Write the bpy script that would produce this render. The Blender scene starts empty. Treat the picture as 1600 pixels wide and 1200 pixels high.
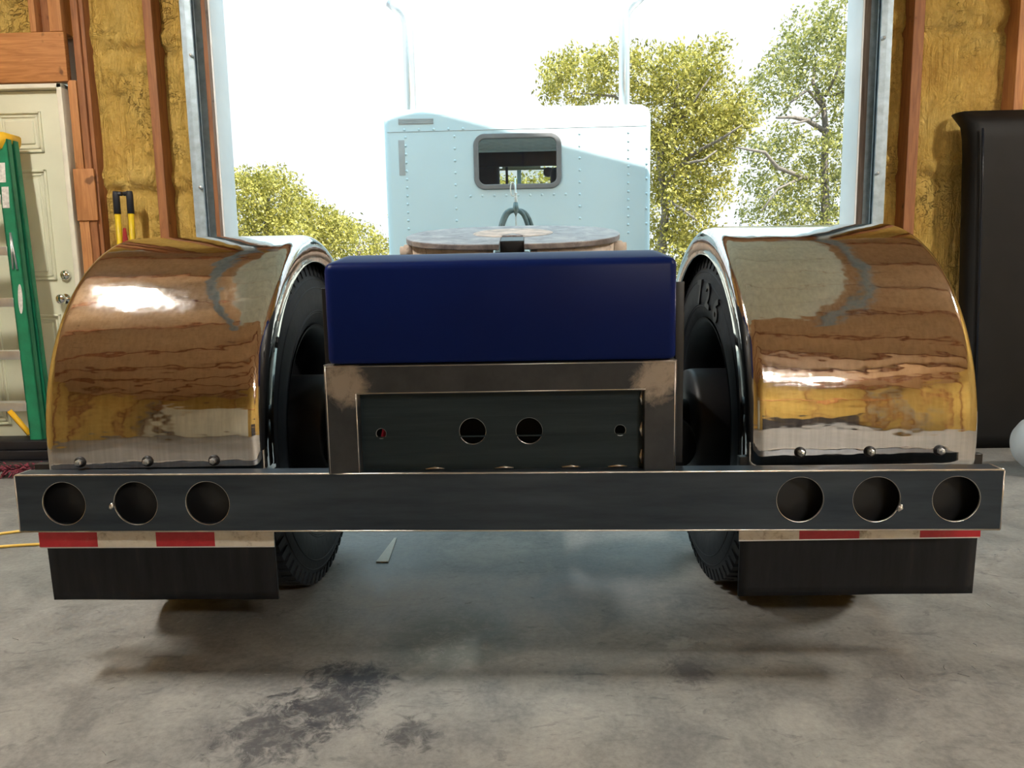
import bpy, bmesh, math, random
from mathutils import Vector, Matrix, noise
random.seed(7)
C = bpy.context.scene
COL = C.collection
PI = math.pi
rad = math.radians

# ------------------------------------------------------------------ camera
FPX = 1150.0
CAM_H = 1.02
pitch, yaw, roll = rad(7.68), rad(1.2), rad(-1.05)
Fw = Vector((-math.sin(yaw)*math.cos(pitch), math.cos(yaw)*math.cos(pitch), -math.sin(pitch)))
Rt0 = Vector((math.cos(yaw), math.sin(yaw), 0))
Up0 = Rt0.cross(Fw)
Rt = math.cos(roll)*Rt0 + math.sin(roll)*Up0
Up = math.cos(roll)*Up0 - math.sin(roll)*Rt0
cd = bpy.data.cameras.new('camera')
cd.sensor_width = 36.0
cd.lens = FPX/1600*36.0
cd.clip_start = 0.02
cd.clip_end = 400
cam = bpy.data.objects.new('camera', cd)
cam.matrix_world = Matrix(((Rt.x, Up.x, -Fw.x, 0), (Rt.y, Up.y, -Fw.y, 0), (Rt.z, Up.z, -Fw.z, CAM_H), (0, 0, 0, 1)))
COL.objects.link(cam)
C.camera = cam

def at(px, py, Y):
    d = Fw + Rt*((px-800)/FPX) + Up*((600-py)/FPX)
    q = d*(Y/d.y)
    return Vector((q.x, q.y, q.z+CAM_H))

# ------------------------------------------------------------------ light
SKY, SUN, LAMP = 3.3, 14.0, 360.0
w = bpy.data.worlds.new('sky')
C.world = w
w.use_nodes = True
bg = w.node_tree.nodes['Background']
_nt = w.node_tree
_g = _nt.nodes.new('ShaderNodeTexCoord'); _s = _nt.nodes.new('ShaderNodeSeparateXYZ'); _r = _nt.nodes.new('ShaderNodeValToRGB')
_nt.links.new(_g.outputs['Generated'], _s.inputs[0]); _nt.links.new(_s.outputs['Z'], _r.inputs[0]); _nt.links.new(_r.outputs[0], bg.inputs[0])
_r.color_ramp.elements[0].position = 0.30; _r.color_ramp.elements[0].color = (0.33, 0.355, 0.365, 1)
_r.color_ramp.elements[1].position = 0.75; _r.color_ramp.elements[1].color = (0.60, 0.95, 1.10, 1)
bg.inputs[1].default_value = SKY
sd = bpy.data.lights.new('sun', 'SUN')
sd.energy = SUN
sd.angle = rad(0.5)
sd.color = (1.0, 0.94, 0.84)
sun = bpy.data.objects.new('sun', sd)
sun.rotation_euler = Vector((-0.61, 1.0, -1.63)).to_track_quat('-Z', 'Y').to_euler()
sun.location = (6, -10, 20)
COL.objects.link(sun)
vs = C.view_settings
vs.view_transform = 'Standard'
vs.look = 'None'
vs.gamma = 1.0
vs.use_curve_mapping = False
vs.exposure = 0.0

# ------------------------------------------------------------------ materials
MATS = {}
def nodes_of(name):
    m = bpy.data.materials.new(name)
    m.use_nodes = True
    nt = m.node_tree
    b = nt.nodes['Principled BSDF']
    MATS[name] = m
    return m, nt, b
def N(nt, typ, **kw):
    n = nt.nodes.new(typ)
    for k, v in kw.items():
        if k.startswith('i_'):
            key = k[2:]
            key = int(key) if key.isdigit() else key.replace('_', ' ')
            n.inputs[key].default_value = v
        else:
            setattr(n, k, v)
    return n
def ramp(nt, src, stops):
    r = nt.nodes.new('ShaderNodeValToRGB')
    e = r.color_ramp.elements
    while len(e) < len(stops):
        e.new(0.5)
    for el, (p, c) in zip(e, stops):
        el.position = p
        el.color = (*c, 1) if len(c) == 3 else c
    nt.links.new(src, r.inputs[0])
    return r.outputs[0]
def coords(nt, scale=(1, 1, 1), world=True):
    if world:
        src = nt.nodes.new('ShaderNodeNewGeometry').outputs['Position']
    else:
        src = nt.nodes.new('ShaderNodeTexCoord').outputs['Object']
    mp = nt.nodes.new('ShaderNodeMapping')
    mp.inputs['Scale'].default_value = scale
    nt.links.new(src, mp.inputs[0])
    return mp.outputs[0]
def tex(nt, vec, scale, detail=4, rough=0.55, dist=0.0):
    n = nt.nodes.new('ShaderNodeTexNoise')
    n.inputs['Scale'].default_value = scale
    n.inputs['Detail'].default_value = detail
    n.inputs['Roughness'].default_value = rough
    n.inputs['Distortion'].default_value = dist
    nt.links.new(vec, n.inputs['Vector'])
    return n.outputs[0]
def mix(nt, fac, a, b, mode='MIX'):
    n = nt.nodes.new('ShaderNodeMix')
    n.data_type = 'RGBA'
    n.blend_type = mode
    for s, v in ((n.inputs[0], fac), (n.inputs[6], a), (n.inputs[7], b)):
        if hasattr(v, 'links'):
            nt.links.new(v, s)
        elif isinstance(v, (int, float)):
            s.default_value = v
        else:
            s.default_value = (*v, 1)
    return n.outputs[2]
def math_(nt, op, a, b=0.0, clamp=False):
    n = nt.nodes.new('ShaderNodeMath')
    n.operation = op
    n.use_clamp = clamp
    for s, v in ((n.inputs[0], a), (n.inputs[1], b)):
        if hasattr(v, 'links'):
            nt.links.new(v, s)
        else:
            s.default_value = v
    return n.outputs[0]
def spot(nt, loc, r, wob=0.5, nscale=6.0, sq=(1, 1, 1)):
    """a soft irregular blotch round a place: 1 inside, 0 outside"""
    g = nt.nodes.new('ShaderNodeNewGeometry').outputs['Position']
    s = nt.nodes.new('ShaderNodeVectorMath'); s.operation = 'SUBTRACT'
    nt.links.new(g, s.inputs[0]); s.inputs[1].default_value = loc
    k = nt.nodes.new('ShaderNodeVectorMath'); k.operation = 'MULTIPLY'
    nt.links.new(s.outputs[0], k.inputs[0]); k.inputs[1].default_value = sq
    l = nt.nodes.new('ShaderNodeVectorMath'); l.operation = 'LENGTH'
    nt.links.new(k.outputs[0], l.inputs[0])
    nz = tex(nt, g, nscale, 7, 0.72, 0.8)
    d = math_(nt, 'DIVIDE', l.outputs['Value'], r)
    d = math_(nt, 'ADD', d, math_(nt, 'MULTIPLY', math_(nt, 'SUBTRACT', nz, 0.5), wob*4))
    mr = nt.nodes.new('ShaderNodeMapRange')
    mr.inputs[1].default_value = 1.1; mr.inputs[2].default_value = 0.5
    nt.links.new(d, mr.inputs[0])
    brk = ramp(nt, tex(nt, g, 28, 5, 0.7, 0.6), [(0.34, (0.45,)*3), (0.52, (1, 1, 1))])
    return math_(nt, 'MULTIPLY', mr.outputs[0], brk)
def bump(nt, b, h, strength, dist):
    n = nt.nodes.new('ShaderNodeBump')
    n.inputs['Strength'].default_value = strength
    n.inputs['Distance'].default_value = dist
    nt.links.new(h, n.inputs['Height'])
    nt.links.new(n.outputs[0], b.inputs['Normal'])
    return n
def setc(nt, b, v, key='Base Color'):
    if hasattr(v, 'links'):
        nt.links.new(v, b.inputs[key])
    elif isinstance(v, (int, float)):
        b.inputs[key].default_value = v
    else:
        b.inputs[key].default_value = (*v, 1)
def simple(name, col, rough=0.5, metal=0.0, var=0.12, nscale=12, bmp=0.0, coat=0.0, world=True, spec=0.5):
    m, nt, b = nodes_of(name)
    v = coords(nt, world=world)
    n = tex(nt, v, nscale, 5)
    lo = tuple(c*(1-var) for c in col); hi = tuple(min(1, c*(1+var)) for c in col)
    setc(nt, b, ramp(nt, n, [(0.3, lo), (0.7, hi)]))
    b.inputs['Roughness'].default_value = rough
    b.inputs['Metallic'].default_value = metal
    b.inputs['Specular IOR Level'].default_value = spec
    if coat:
        b.inputs['Coat Weight'].default_value = coat
        b.inputs['Coat Roughness'].default_value = 0.04
    if bmp:
        bump(nt, b, n, bmp, 0.01)
    return m

def make_materials():
    # concrete floor: stains, and one pale patch of painted light
    m, nt, b = nodes_of('concrete')
    v = coords(nt)
    big = tex(nt, v, 0.9, 6, 0.6, 0.3)
    mid = tex(nt, v, 5, 7, 0.68, 0.6)
    fine = tex(nt, v, 60, 4, 0.7)
    c = ramp(nt, big, [(0.30, (0.125, 0.126, 0.124)), (0.5, (0.215, 0.212, 0.2)), (0.72, (0.32, 0.31, 0.28))])
    c = mix(nt, 0.55, c, ramp(nt, mid, [(0.36, (0.045, 0.046, 0.05)), (0.48, (0.18, 0.178, 0.168)), (0.64, (0.37, 0.36, 0.33))]))
    c = mix(nt, 0.35, c, ramp(nt, fine, [(0.3, (0.14, 0.14, 0.14)), (0.7, (0.36, 0.355, 0.335))]))
    # dark fibrous marks
    v2 = coords(nt, (1, 2.2, 1))
    fib = tex(nt, v2, 7, 8, 0.72, 1.6)
    fm = ramp(nt, fib, [(0.57, (0, 0, 0)), (0.66, (1, 1, 1))])
    c = mix(nt, math_(nt, 'MULTIPLY', fm, 0.5), c, (0.07, 0.07, 0.08))
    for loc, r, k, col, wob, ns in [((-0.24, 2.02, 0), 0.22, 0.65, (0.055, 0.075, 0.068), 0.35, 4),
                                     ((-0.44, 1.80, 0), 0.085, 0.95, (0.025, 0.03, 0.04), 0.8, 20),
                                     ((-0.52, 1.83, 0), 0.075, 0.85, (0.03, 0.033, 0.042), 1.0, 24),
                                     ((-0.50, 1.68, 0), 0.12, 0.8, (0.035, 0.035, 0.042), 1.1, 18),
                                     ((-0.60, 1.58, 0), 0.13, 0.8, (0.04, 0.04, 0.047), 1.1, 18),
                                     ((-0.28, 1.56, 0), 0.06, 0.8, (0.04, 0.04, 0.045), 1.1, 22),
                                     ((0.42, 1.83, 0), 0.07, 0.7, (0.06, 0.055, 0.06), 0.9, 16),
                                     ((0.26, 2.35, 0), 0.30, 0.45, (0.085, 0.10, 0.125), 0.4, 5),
                                     ((0.42, 1.98, 0), 0.05, 0.35, (0.52, 0.52, 0.5), 0.8, 22),
                                     ((-0.15, 2.75, 0), 0.20, 0.4, (0.5, 0.48, 0.43), 0.5, 7)]:  # last, pale entry: daylight on the floor painted into the colour
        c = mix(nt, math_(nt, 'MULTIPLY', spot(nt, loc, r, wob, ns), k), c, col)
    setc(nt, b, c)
    setc(nt, b, ramp(nt, mid, [(0.3, (0.42,)*3), (0.7, (0.62,)*3)]), 'Roughness')
    bump(nt, b, fine, 0.12, 0.004)
    # spray foam
    m, nt, b = nodes_of('spray_foam')
    v = coords(nt)
    n1 = tex(nt, v, 3.0, 6, 0.6, 0.5)
    c = ramp(nt, n1, [(0.28, (0.56, 0.31, 0.055)), (0.5, (0.76, 0.50, 0.115)), (0.72, (0.82, 0.60, 0.18))])
    n2 = tex(nt, v, 34, 5, 0.7)
    c = mix(nt, 0.3, c, ramp(nt, n2, [(0.35, (0.36, 0.19, 0.035)), (0.65, (0.80, 0.57, 0.16))]))
    # skin wrinkles: thin dark creases
    wr = tex(nt, coords(nt, (1, 1, 1.6)), 9, 3, 0.55, 2.2)
    cr = math_(nt, 'ABSOLUTE', math_(nt, 'SUBTRACT', wr, 0.5))
    crm = ramp(nt, cr, [(0.0, (1, 1, 1)), (0.026, (0, 0, 0))])
    pm = ramp(nt, tex(nt, v, 2.4, 3), [(0.50, (0, 0, 0)), (0.62, (1, 1, 1))])
    crm = math_(nt, 'MULTIPLY', crm, pm)
    c = mix(nt, math_(nt, 'MULTIPLY', crm, 0.7), c, (0.24, 0.12, 0.03))
    setc(nt, b, c)
    b.inputs['Roughness'].default_value = 0.45
    b.inputs['Specular IOR Level'].default_value = 0.5
    hh = math_(nt, 'ADD', tex(nt, coords(nt, (1.6, 1.6, 0.8)), 11, 6, 0.6, 2.0), math_(nt, 'MULTIPLY', tex(nt, coords(nt, (3, 3, 0.22)), 12, 4, 0.6, 0.5), 0.9))
    hh = math_(nt, 'SUBTRACT', hh, math_(nt, 'MULTIPLY', crm, 0.5))
    bump(nt, b, hh, 1.0, 0.04)
    # wood
    for nm, dark, light, vert in (('lumber_upright', (0.20, 0.075, 0.03), (0.40, 0.165, 0.06), True),
                                  ('lumber_orange', (0.33, 0.12, 0.03), (0.56, 0.25, 0.075), False),
                                  ('lumber_tan', (0.36, 0.145, 0.05), (0.56, 0.26, 0.095), True),
                                  ('weathered_wood', (0.10, 0.07, 0.055), (0.26, 0.21, 0.18), True),
                                  ('roof_board', (0.44, 0.26, 0.125), (0.74, 0.48, 0.27), False)):
        m, nt, b = nodes_of(nm)
        sc = (9, 9, 0.7) if vert else (0.8, 9, 10)
        v = coords(nt, sc)
        n = tex(nt, v, 5, 6, 0.6, 1.0)
        c = ramp(nt, n, [(0.3, dark), (0.7, light)])
        k = tex(nt, coords(nt, (1, 1, 1)), 9, 2)
        c = mix(nt, ramp(nt, k, [(0.68, (0, 0, 0)), (0.74, (0.8,)*3)]), c, tuple(x*0.35 for x in dark))
        setc(nt, b, c)
        b.inputs['Roughness'].default_value = 0.65
        bump(nt, b, n, 0.15, 0.004)
    # polished stainless fender
    m, nt, b = nodes_of('polished_stainless')
    b.inputs['Metallic'].default_value = 1.0
    st = tex(nt, coords(nt, (60, 60, 2.2)), 1.5, 4, 0.6)
    cl = tex(nt, coords(nt, (1, 1, 1)), 5, 4)
    setc(nt, b, ramp(nt, st, [(0.3, (0.58, 0.57, 0.56)), (0.7, (0.74, 0.73, 0.72))]))
    r = math_(nt, 'ADD', math_(nt, 'MULTIPLY', math_(nt, 'MULTIPLY', st, cl), 0.19), 0.015)
    setc(nt, b, r, 'Roughness')
    h = math_(nt, 'ADD', tex(nt, coords(nt, (1.0, 1, 1.4)), 4.0, 1, 0.4), math_(nt, 'MULTIPLY', tex(nt, coords(nt, (1, 1, 3)), 9, 2), 0.18))
    bump(nt, b, h, 0.55, 0.010)
    # raw steel with mill scale, ground weld patches
    m, nt, b = nodes_of('mill_steel')
    n = tex(nt, coords(nt, (0.6, 4, 5)), 4, 6, 0.6)
    c = ramp(nt, n, [(0.3, (0.024, 0.035, 0.050)), (0.7, (0.056, 0.074, 0.094))])
    setc(nt, b, c)
    b.inputs['Metallic'].default_value = 0.45
    setc(nt, b, ramp(nt, n, [(0.3, (0.34,)*3), (0.7, (0.5,)*3)]), 'Roughness')
    b.inputs['Specular IOR Level'].default_value = 0.3
    m, nt, b = nodes_of('mill_steel_dark')
    n = tex(nt, coords(nt, (0.6, 4, 9)), 4, 6, 0.6)
    setc(nt, b, ramp(nt, n, [(0.3, (0.008, 0.016, 0.021)), (0.7, (0.020, 0.034, 0.042))]))
    b.inputs['Metallic'].default_value = 0.2; b.inputs['Roughness'].default_value = 0.42; b.inputs['Specular IOR Level'].default_value = 0.3
    m, nt, b = nodes_of('mill_steel_ground')
    n = tex(nt, coords(nt, (3, 3, 3)), 3, 6, 0.6)
    c = ramp(nt, n, [(0.3, (0.028, 0.032, 0.038)), (0.7, (0.056, 0.060, 0.066))])
    for loc in ((-0.465, 1.80, 0.80), (0.335, 1.80, 0.80), (-0.445, 1.80, 0.775), (0.31, 1.80, 0.775)):
        c = mix(nt, spot(nt, loc, 0.055, 0.35, 25), c, (0.34, 0.29, 0.24))
    setc(nt, b, c)
    b.inputs['Metallic'].default_value = 0.55
    b.inputs['Roughness'].default_value = 0.42
    simple('bright_steel', (0.62, 0.60, 0.56), 0.35, 1.0, 0.15, 30)
    simple('zinc', (0.55, 0.58, 0.60), 0.38, 0.9, 0.15, 18)
    simple('galvanised', (0.36, 0.45, 0.51), 0.5, 0.4, 0.2, 22)
    simple('chrome', (0.85, 0.86, 0.87), 0.06, 1.0, 0.02, 5)
    simple('stack_steel', (0.80, 0.84, 0.86), 0.30, 1.0, 0.03, 5)
    simple('navy_paint', (0.003, 0.010, 0.075), 0.36, 0.0, 0.1, 3, 0.0, 0.0, True, 0.08)
    simple('tire_rubber', (0.009, 0.011, 0.015), 0.55, 0, 0.3, 20, 0.15, spec=0.3)
    simple('tire_lettering', (0.005, 0.005, 0.007), 0.45, 0, 0.2, 20)
    m, nt, b = nodes_of('rim_edge'); setc(nt, b, (0.05, 0.055, 0.06)); b.inputs['Roughness'].default_value = 0.4
    simple('wheel_black', (0.005, 0.005, 0.007), 0.5, 0.1, 0.3, 14)
    simple('frame_black', (0.010, 0.011, 0.013), 0.42, 0.1, 0.3, 9, 0.05)
    m, nt, b = nodes_of('flap_rubber')
    n = tex(nt, coords(nt, (10, 10, 1.2)), 3, 6, 0.65)
    c = ramp(nt, n, [(0.35, (0.006, 0.007, 0.009)), (0.6, (0.012, 0.013, 0.016)), (0.8, (0.028, 0.025, 0.021))])
    setc(nt, b, c); b.inputs['Roughness'].default_value = 0.55; b.inputs['Specular IOR Level'].default_value = 0.22
    m, nt, b = nodes_of('tape_red')
    n = tex(nt, coords(nt), 22, 6, 0.7)
    setc(nt, b, ramp(nt, n, [(0.42, (0.42, 0.012, 0.022)), (0.62, (0.48, 0.02, 0.03)), (0.78, (0.40, 0.16, 0.10))]))
    b.inputs['Roughness'].default_value = 0.35
    m, nt, b = nodes_of('tape_white')
    n = tex(nt, coords(nt), 22, 6, 0.7)
    setc(nt, b, ramp(nt, n, [(0.30, (0.25, 0.19, 0.12)), (0.46, (0.66, 0.60, 0.50)), (0.75, (0.76, 0.72, 0.63))]))
    b.inputs['Roughness'].default_value = 0.35
    simple('white_paint', (0.52, 0.69, 0.76), 0.42, 0, 0.02, 2)
    simple('grey_louver', (0.36, 0.40, 0.42), 0.6, 0, 0.05)
    simple('white_trim', (0.78, 0.80, 0.81), 0.45, 0, 0.05, 4)
    simple('window_rubber', (0.16, 0.17, 0.18), 0.45, 0, 0.1)
    simple('navy_vinyl', (0.035, 0.035, 0.055), 0.6, 0, 0.2, 8)
    simple('dash_trim', (0.30, 0.30, 0.22), 0.6, 0, 0.1)
    m, nt, b = nodes_of('quilted_vinyl')
    v = coords(nt)
    chk = nt.nodes.new('ShaderNodeTexWave'); chk.inputs['Scale'].default_value = 3.0
    rot = nt.nodes.new('ShaderNodeMapping'); rot.inputs['Rotation'].default_value = (0, 0, rad(45))
    nt.links.new(v, rot.inputs[0]); nt.links.new(rot.outputs[0], chk.inputs[0])
    rot2 = nt.nodes.new('ShaderNodeMapping'); rot2.inputs['Rotation'].default_value = (0, 0, rad(-45))
    ch2 = nt.nodes.new('ShaderNodeTexWave'); ch2.inputs['Scale'].default_value = 3.0
    nt.links.new(v, rot2.inputs[0]); nt.links.new(rot2.outputs[0], ch2.inputs[0])
    h = math_(nt, 'MULTIPLY', chk.outputs[1], ch2.outputs[1])
    setc(nt, b, (0.75, 0.74, 0.70)); b.inputs['Roughness'].default_value = 0.5
    bump(nt, b, h, 0.8, 0.03)
    m, nt, b = nodes_of('glass')
    out = nt.nodes['Material Output']
    tr = nt.nodes.new('ShaderNodeBsdfTransparent'); tr.inputs[0].default_value = (0.90, 0.93, 0.92, 1)
    gl = nt.nodes.new('ShaderNodeBsdfGlossy'); gl.inputs['Roughness'].default_value = 0.02
    fr = nt.nodes.new('ShaderNodeFresnel'); fr.inputs[0].default_value = 1.45
    mx = nt.nodes.new('ShaderNodeMixShader')
    nt.links.new(fr.outputs[0], mx.inputs[0]); nt.links.new(tr.outputs[0], mx.inputs[1]); nt.links.new(gl.outputs[0], mx.inputs[2])
    nt.links.new(mx.outputs[0], out.inputs[0])
    # fifth wheel: greasy plate and dusty casting
    m, nt, b = nodes_of('worn_plate')
    n = tex(nt, coords(nt), 9, 7, 0.7, 0.8)
    setc(nt, b, ramp(nt, n, [(0.3, (0.12, 0.105, 0.11)), (0.5, (0.26, 0.235, 0.24)), (0.7, (0.46, 0.41, 0.39))]))
    b.inputs['Metallic'].default_value = 0.45; b.inputs['Roughness'].default_value = 0.5
    bump(nt, b, n, 0.2, 0.004)
    m, nt, b = nodes_of('dusty_casting')
    n = tex(nt, coords(nt), 8, 6, 0.65)
    c = ramp(nt, n, [(0.3, (0.36, 0.27, 0.21)), (0.55, (0.70, 0.60, 0.52)), (0.75, (0.78, 0.71, 0.64))])
    n2 = tex(nt, coords(nt), 15, 6, 0.7, 1)
    c = mix(nt, ramp(nt, n2, [(0.62, (0, 0, 0)), (0.67, (1, 1, 1))]), c, (0.05, 0.035, 0.03))
    setc(nt, b, c); b.inputs['Roughness'].default_value = 0.7
    simple('rusty_disc', (0.50, 0.40, 0.34), 0.6, 0.1, 0.45, 14, 0.1)
    simple('hose_rubber', (0.10, 0.16, 0.17), 0.45, 0, 0.3, 25)
    simple('spring_steel', (0.60, 0.66, 0.66), 0.35, 0.8, 0.1)
    simple('red_wire', (0.45, 0.02, 0.05), 0.4)
    # building and shop things
    simple('door_paint', (0.66, 0.66, 0.50), 0.42, 0, 0.06, 3)
    simple('door_casing', (0.74, 0.70, 0.58), 0.5, 0, 0.1, 8)
    simple('panel_door', (0.84, 0.85, 0.70), 0.4, 0, 0.05, 2)
    simple('siding', (0.55, 0.56, 0.55), 0.5, 0, 0.05)
    simple('ladder_green', (0.012, 0.20, 0.10), 0.4, 0, 0.25, 10, 0.03)
    simple('ladder_yellow', (0.80, 0.46, 0.02), 0.45, 0, 0.15, 12)
    simple('aluminium', (0.70, 0.70, 0.69), 0.35, 0.85, 0.1, 14)
    simple('sticker', (0.62, 0.60, 0.56), 0.5, 0, 0.25, 60)
    simple('tool_yellow', (0.74, 0.52, 0.02), 0.4, 0, 0.12, 16)
    simple('tool_grip', (0.018, 0.02, 0.028), 0.55, 0, 0.2)
    simple('tool_red', (0.30, 0.02, 0.02), 0.5)
    simple('black_mat', (0.007, 0.007, 0.007), 0.6, 0, 0.25, 5, 0.05, spec=0.25)
    simple('mat_edge', (0.006, 0.010, 0.018), 0.35, 0, 0.2)
    simple('black_bar', (0.014, 0.014, 0.018), 0.5, 0.2, 0.3)
    simple('broom_red', (0.20, 0.035, 0.055), 0.85, 0, 0.45, 60, 0.5)
    simple('broom_block', (0.03, 0.02, 0.02), 0.6)
    simple('cord_yellow', (0.75, 0.50, 0.10), 0.45, 0, 0.1)
    simple('pale_strip', (0.70, 0.64, 0.54), 0.6, 0, 0.1)
    simple('tank_grey', (0.46, 0.48, 0.49), 0.45, 0.1, 0.1, 8)
    simple('shaving_steel', (0.35, 0.35, 0.36), 0.4, 0.8, 0.2)
    simple('bench_dark', (0.06, 0.055, 0.055), 0.5, 0, 0.4, 4)
    simple('tool_chest_paint', (0.05, 0.045, 0.045), 0.4, 0, 0.2)
    for nm, k in (('lamp_glow', 1.0), ('fill_glow', 0.80), ('lamp_glow_narrow', 1.15)):
        m, nt, b = nodes_of(nm)
        b.inputs['Emission Color'].default_value = (1.0, 0.95, 0.86, 1)
        b.inputs['Emission Strength'].default_value = LAMP*k
    # outside
    m, nt, b = nodes_of('gravel')
    n = tex(nt, coords(nt), 3, 7, 0.7)
    setc(nt, b, ramp(nt, n, [(0.3, (0.17, 0.165, 0.14)), (0.7, (0.30, 0.285, 0.24))])); b.inputs['Roughness'].default_value = 0.9
    m, nt, b = nodes_of('bark')
    n = tex(nt, coords(nt, (4, 4, 1)), 4, 5)
    setc(nt, b, ramp(nt, n, [(0.3, (0.09, 0.075, 0.065)), (0.7, (0.19, 0.165, 0.14))])); b.inputs['Roughness'].default_value = 0.85
    for nm, a, bb, cc in (('leaves_yellow', (0.12, 0.11, 0.025), (0.30, 0.275, 0.05), (0.46, 0.40, 0.09)),
                          ('leaves_green', (0.09, 0.10, 0.04), (0.23, 0.235, 0.06), (0.40, 0.37, 0.10))):
        m, nt, b = nodes_of(nm)
        g = nt.nodes.new('ShaderNodeNewGeometry')
        c = ramp(nt, g.outputs['Random Per Island'], [(0.0, a), (0.45, bb), (1.0, cc)])
        out = nt.nodes['Material Output']
        setc(nt, b, c); b.inputs['Roughness'].default_value = 0.55
        t = nt.nodes.new('ShaderNodeBsdfTranslucent'); nt.links.new(c, t.inputs[0])
        mx = nt.nodes.new('ShaderNodeMixShader'); mx.inputs[0].default_value = 0.4
        nt.links.new(b.outputs[0], mx.inputs[1]); nt.links.new(t.outputs[0], mx.inputs[2])
        nt.links.new(mx.outputs[0], out.inputs[0])
make_materials()

# ------------------------------------------------------------------ mesh helpers
def origin_of(o):
    p = Vector((0, 0, 0))
    while o:
        p += o.location
        o = o.parent
    return p
class MB:
    def __init__(self):
        self.bm = bmesh.new()
    def _tag(self, faces, mi, smooth):
        for f in faces:
            f.material_index = mi
            f.smooth = smooth
    def box(self, x0, x1, y0, y1, z0, z1, bev=0.0, mi=0, seg=2, rot=None):
        b = bmesh.new()
        bmesh.ops.create_cube(b, size=1)
        for v in b.verts:
            v.co = Vector(((x0+x1)/2+v.co.x*(x1-x0), (y0+y1)/2+v.co.y*(y1-y0), (z0+z1)/2+v.co.z*(z1-z0)))
        if bev:
            bmesh.ops.bevel(b, geom=b.edges[:], offset=bev, segments=seg, affect='EDGES', profile=0.6)
        if rot is not None:
            c = Vector(((x0+x1)/2, (y0+y1)/2, (z0+z1)/2))
            for v in b.verts:
                v.co = rot @ (v.co-c) + c
        self._add(b, mi, bool(bev))
        return self
    def _add(self, b, mi=0, smooth=False, keep=False):
        vm = {v: self.bm.verts.new(v.co) for v in b.verts}
        for f in b.faces:
            try:
                nf = self.bm.faces.new([vm[v] for v in f.verts])
                nf.material_index = f.material_index if keep else mi
                nf.smooth = smooth
            except ValueError:
                pass
        b.free()
    def tube(self, pts, r, seg=12, mi=0, cap=True, closed=False):
        pts = [Vector(p) for p in pts]
        n = len(pts)
        rs = r if isinstance(r, (list, tuple)) else [r]*n
        rings = []
        prev = None
        for i, p in enumerate(pts):
            if closed:
                t = pts[(i+1) % n]-pts[i-1]
            else:
                t = pts[min(i+1, n-1)]-pts[max(i-1, 0)]
            t.normalize()
            if prev is None:
                a = Vector((0, 0, 1)) if abs(t.z) < 0.9 else Vector((1, 0, 0))
                u = t.cross(a).normalized()
            else:
                u = (prev-t*prev.dot(t)).normalized()
            prev = u
            v = t.cross(u)
            rings.append([self.bm.verts.new(p+(u*math.cos(2*PI*k/seg)+v*math.sin(2*PI*k/seg))*rs[i]) for k in range(seg)])
        m = n if closed else n-1
        for i in range(m):
            A, B = rings[i], rings[(i+1) % n]
            for k in range(seg):
                f = self.bm.faces.new((A[k], A[(k+1) % seg], B[(k+1) % seg], B[k]))
                f.smooth = True; f.material_index = mi
        if cap and not closed:
            f = self.bm.faces.new(list(reversed(rings[0]))); f.material_index = mi
            f = self.bm.faces.new(rings[-1]); f.material_index = mi
        return self
    def lathe(self, prof, c, axis='x', seg=48, mi=0, smooth=True):
        """prof: (along axis, radius) pairs"""
        c = Vector(c)
        A = {'x': Vector((1, 0, 0)), 'y': Vector((0, 1, 0)), 'z': Vector((0, 0, 1))}[axis]
        U = {'x': Vector((0, 1, 0)), 'y': Vector((0, 0, 1)), 'z': Vector((1, 0, 0))}[axis]
        V = A.cross(U)
        rings = []
        for a, r in prof:
            if r < 1e-5:
                rings.append([self.bm.verts.new(c+A*a)])
            else:
                rings.append([self.bm.verts.new(c+A*a+(U*math.cos(2*PI*k/seg)+V*math.sin(2*PI*k/seg))*r) for k in range(seg)])
        for P, Q in zip(rings, rings[1:]):
            for k in range(seg):
                k2 = (k+1) % seg
                vs_ = []
                for q in ((P[k % len(P)]), (P[k2 % len(P)]), (Q[k2 % len(Q)]), (Q[k % len(Q)])):
                    if q not in vs_:
                        vs_.append(q)
                if len(vs_) > 2:
                    f = self.bm.faces.new(vs_); f.smooth = smooth; f.material_index = mi
        return self
    def prism(self, pts, y0, y1, mi=0, bev=0.0):
        """polygon of (x, z) swept from y0 to y1"""
        b = bmesh.new()
        A = [b.verts.new((x, y0, z)) for x, z in pts]
        B = [b.verts.new((x, y1, z)) for x, z in pts]
        n = len(pts)
        b.faces.new(A); b.faces.new(list(reversed(B)))
        for i in range(n):
            b.faces.new((A[i], B[i], B[(i+1) % n], A[(i+1) % n]))
        bmesh.ops.recalc_face_normals(b, faces=b.faces[:])
        if bev:
            bmesh.ops.bevel(b, geom=b.edges[:], offset=bev, segments=2, affect='EDGES')
        self._add(b, mi, bool(bev))
        return self
    def quad(self, a, b, c, d, mi=0):
        f = self.bm.faces.new([self.bm.verts.new(p) for p in (a, b, c, d)])
        f.material_index = mi
        return self
    def plate(self, outline, holes, y, t, mi=0, mi_edge=1, bev=0.001):
        """flat plate in the x-z plane with real holes; front face at y, thickness t"""
        cu = bpy.data.curves.new('plate', 'CURVE')
        cu.dimensions = '2D'; cu.fill_mode = 'BOTH'
        cu.extrude = t/2-bev; cu.bevel_depth = bev; cu.bevel_resolution = 1
        for pl in [outline]+holes:
            s = cu.splines.new('POLY'); s.points.add(len(pl)-1); s.use_cyclic_u = True
            for p, q in zip(s.points, pl):
                p.co = (q[0], q[1], 0, 1)
        o = bpy.data.objects.new('plate', cu); COL.objects.link(o)
        dg = bpy.context.evaluated_depsgraph_get()
        me = bpy.data.meshes.new_from_object(o.evaluated_get(dg))
        bpy.data.objects.remove(o); bpy.data.curves.remove(cu)
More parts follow.
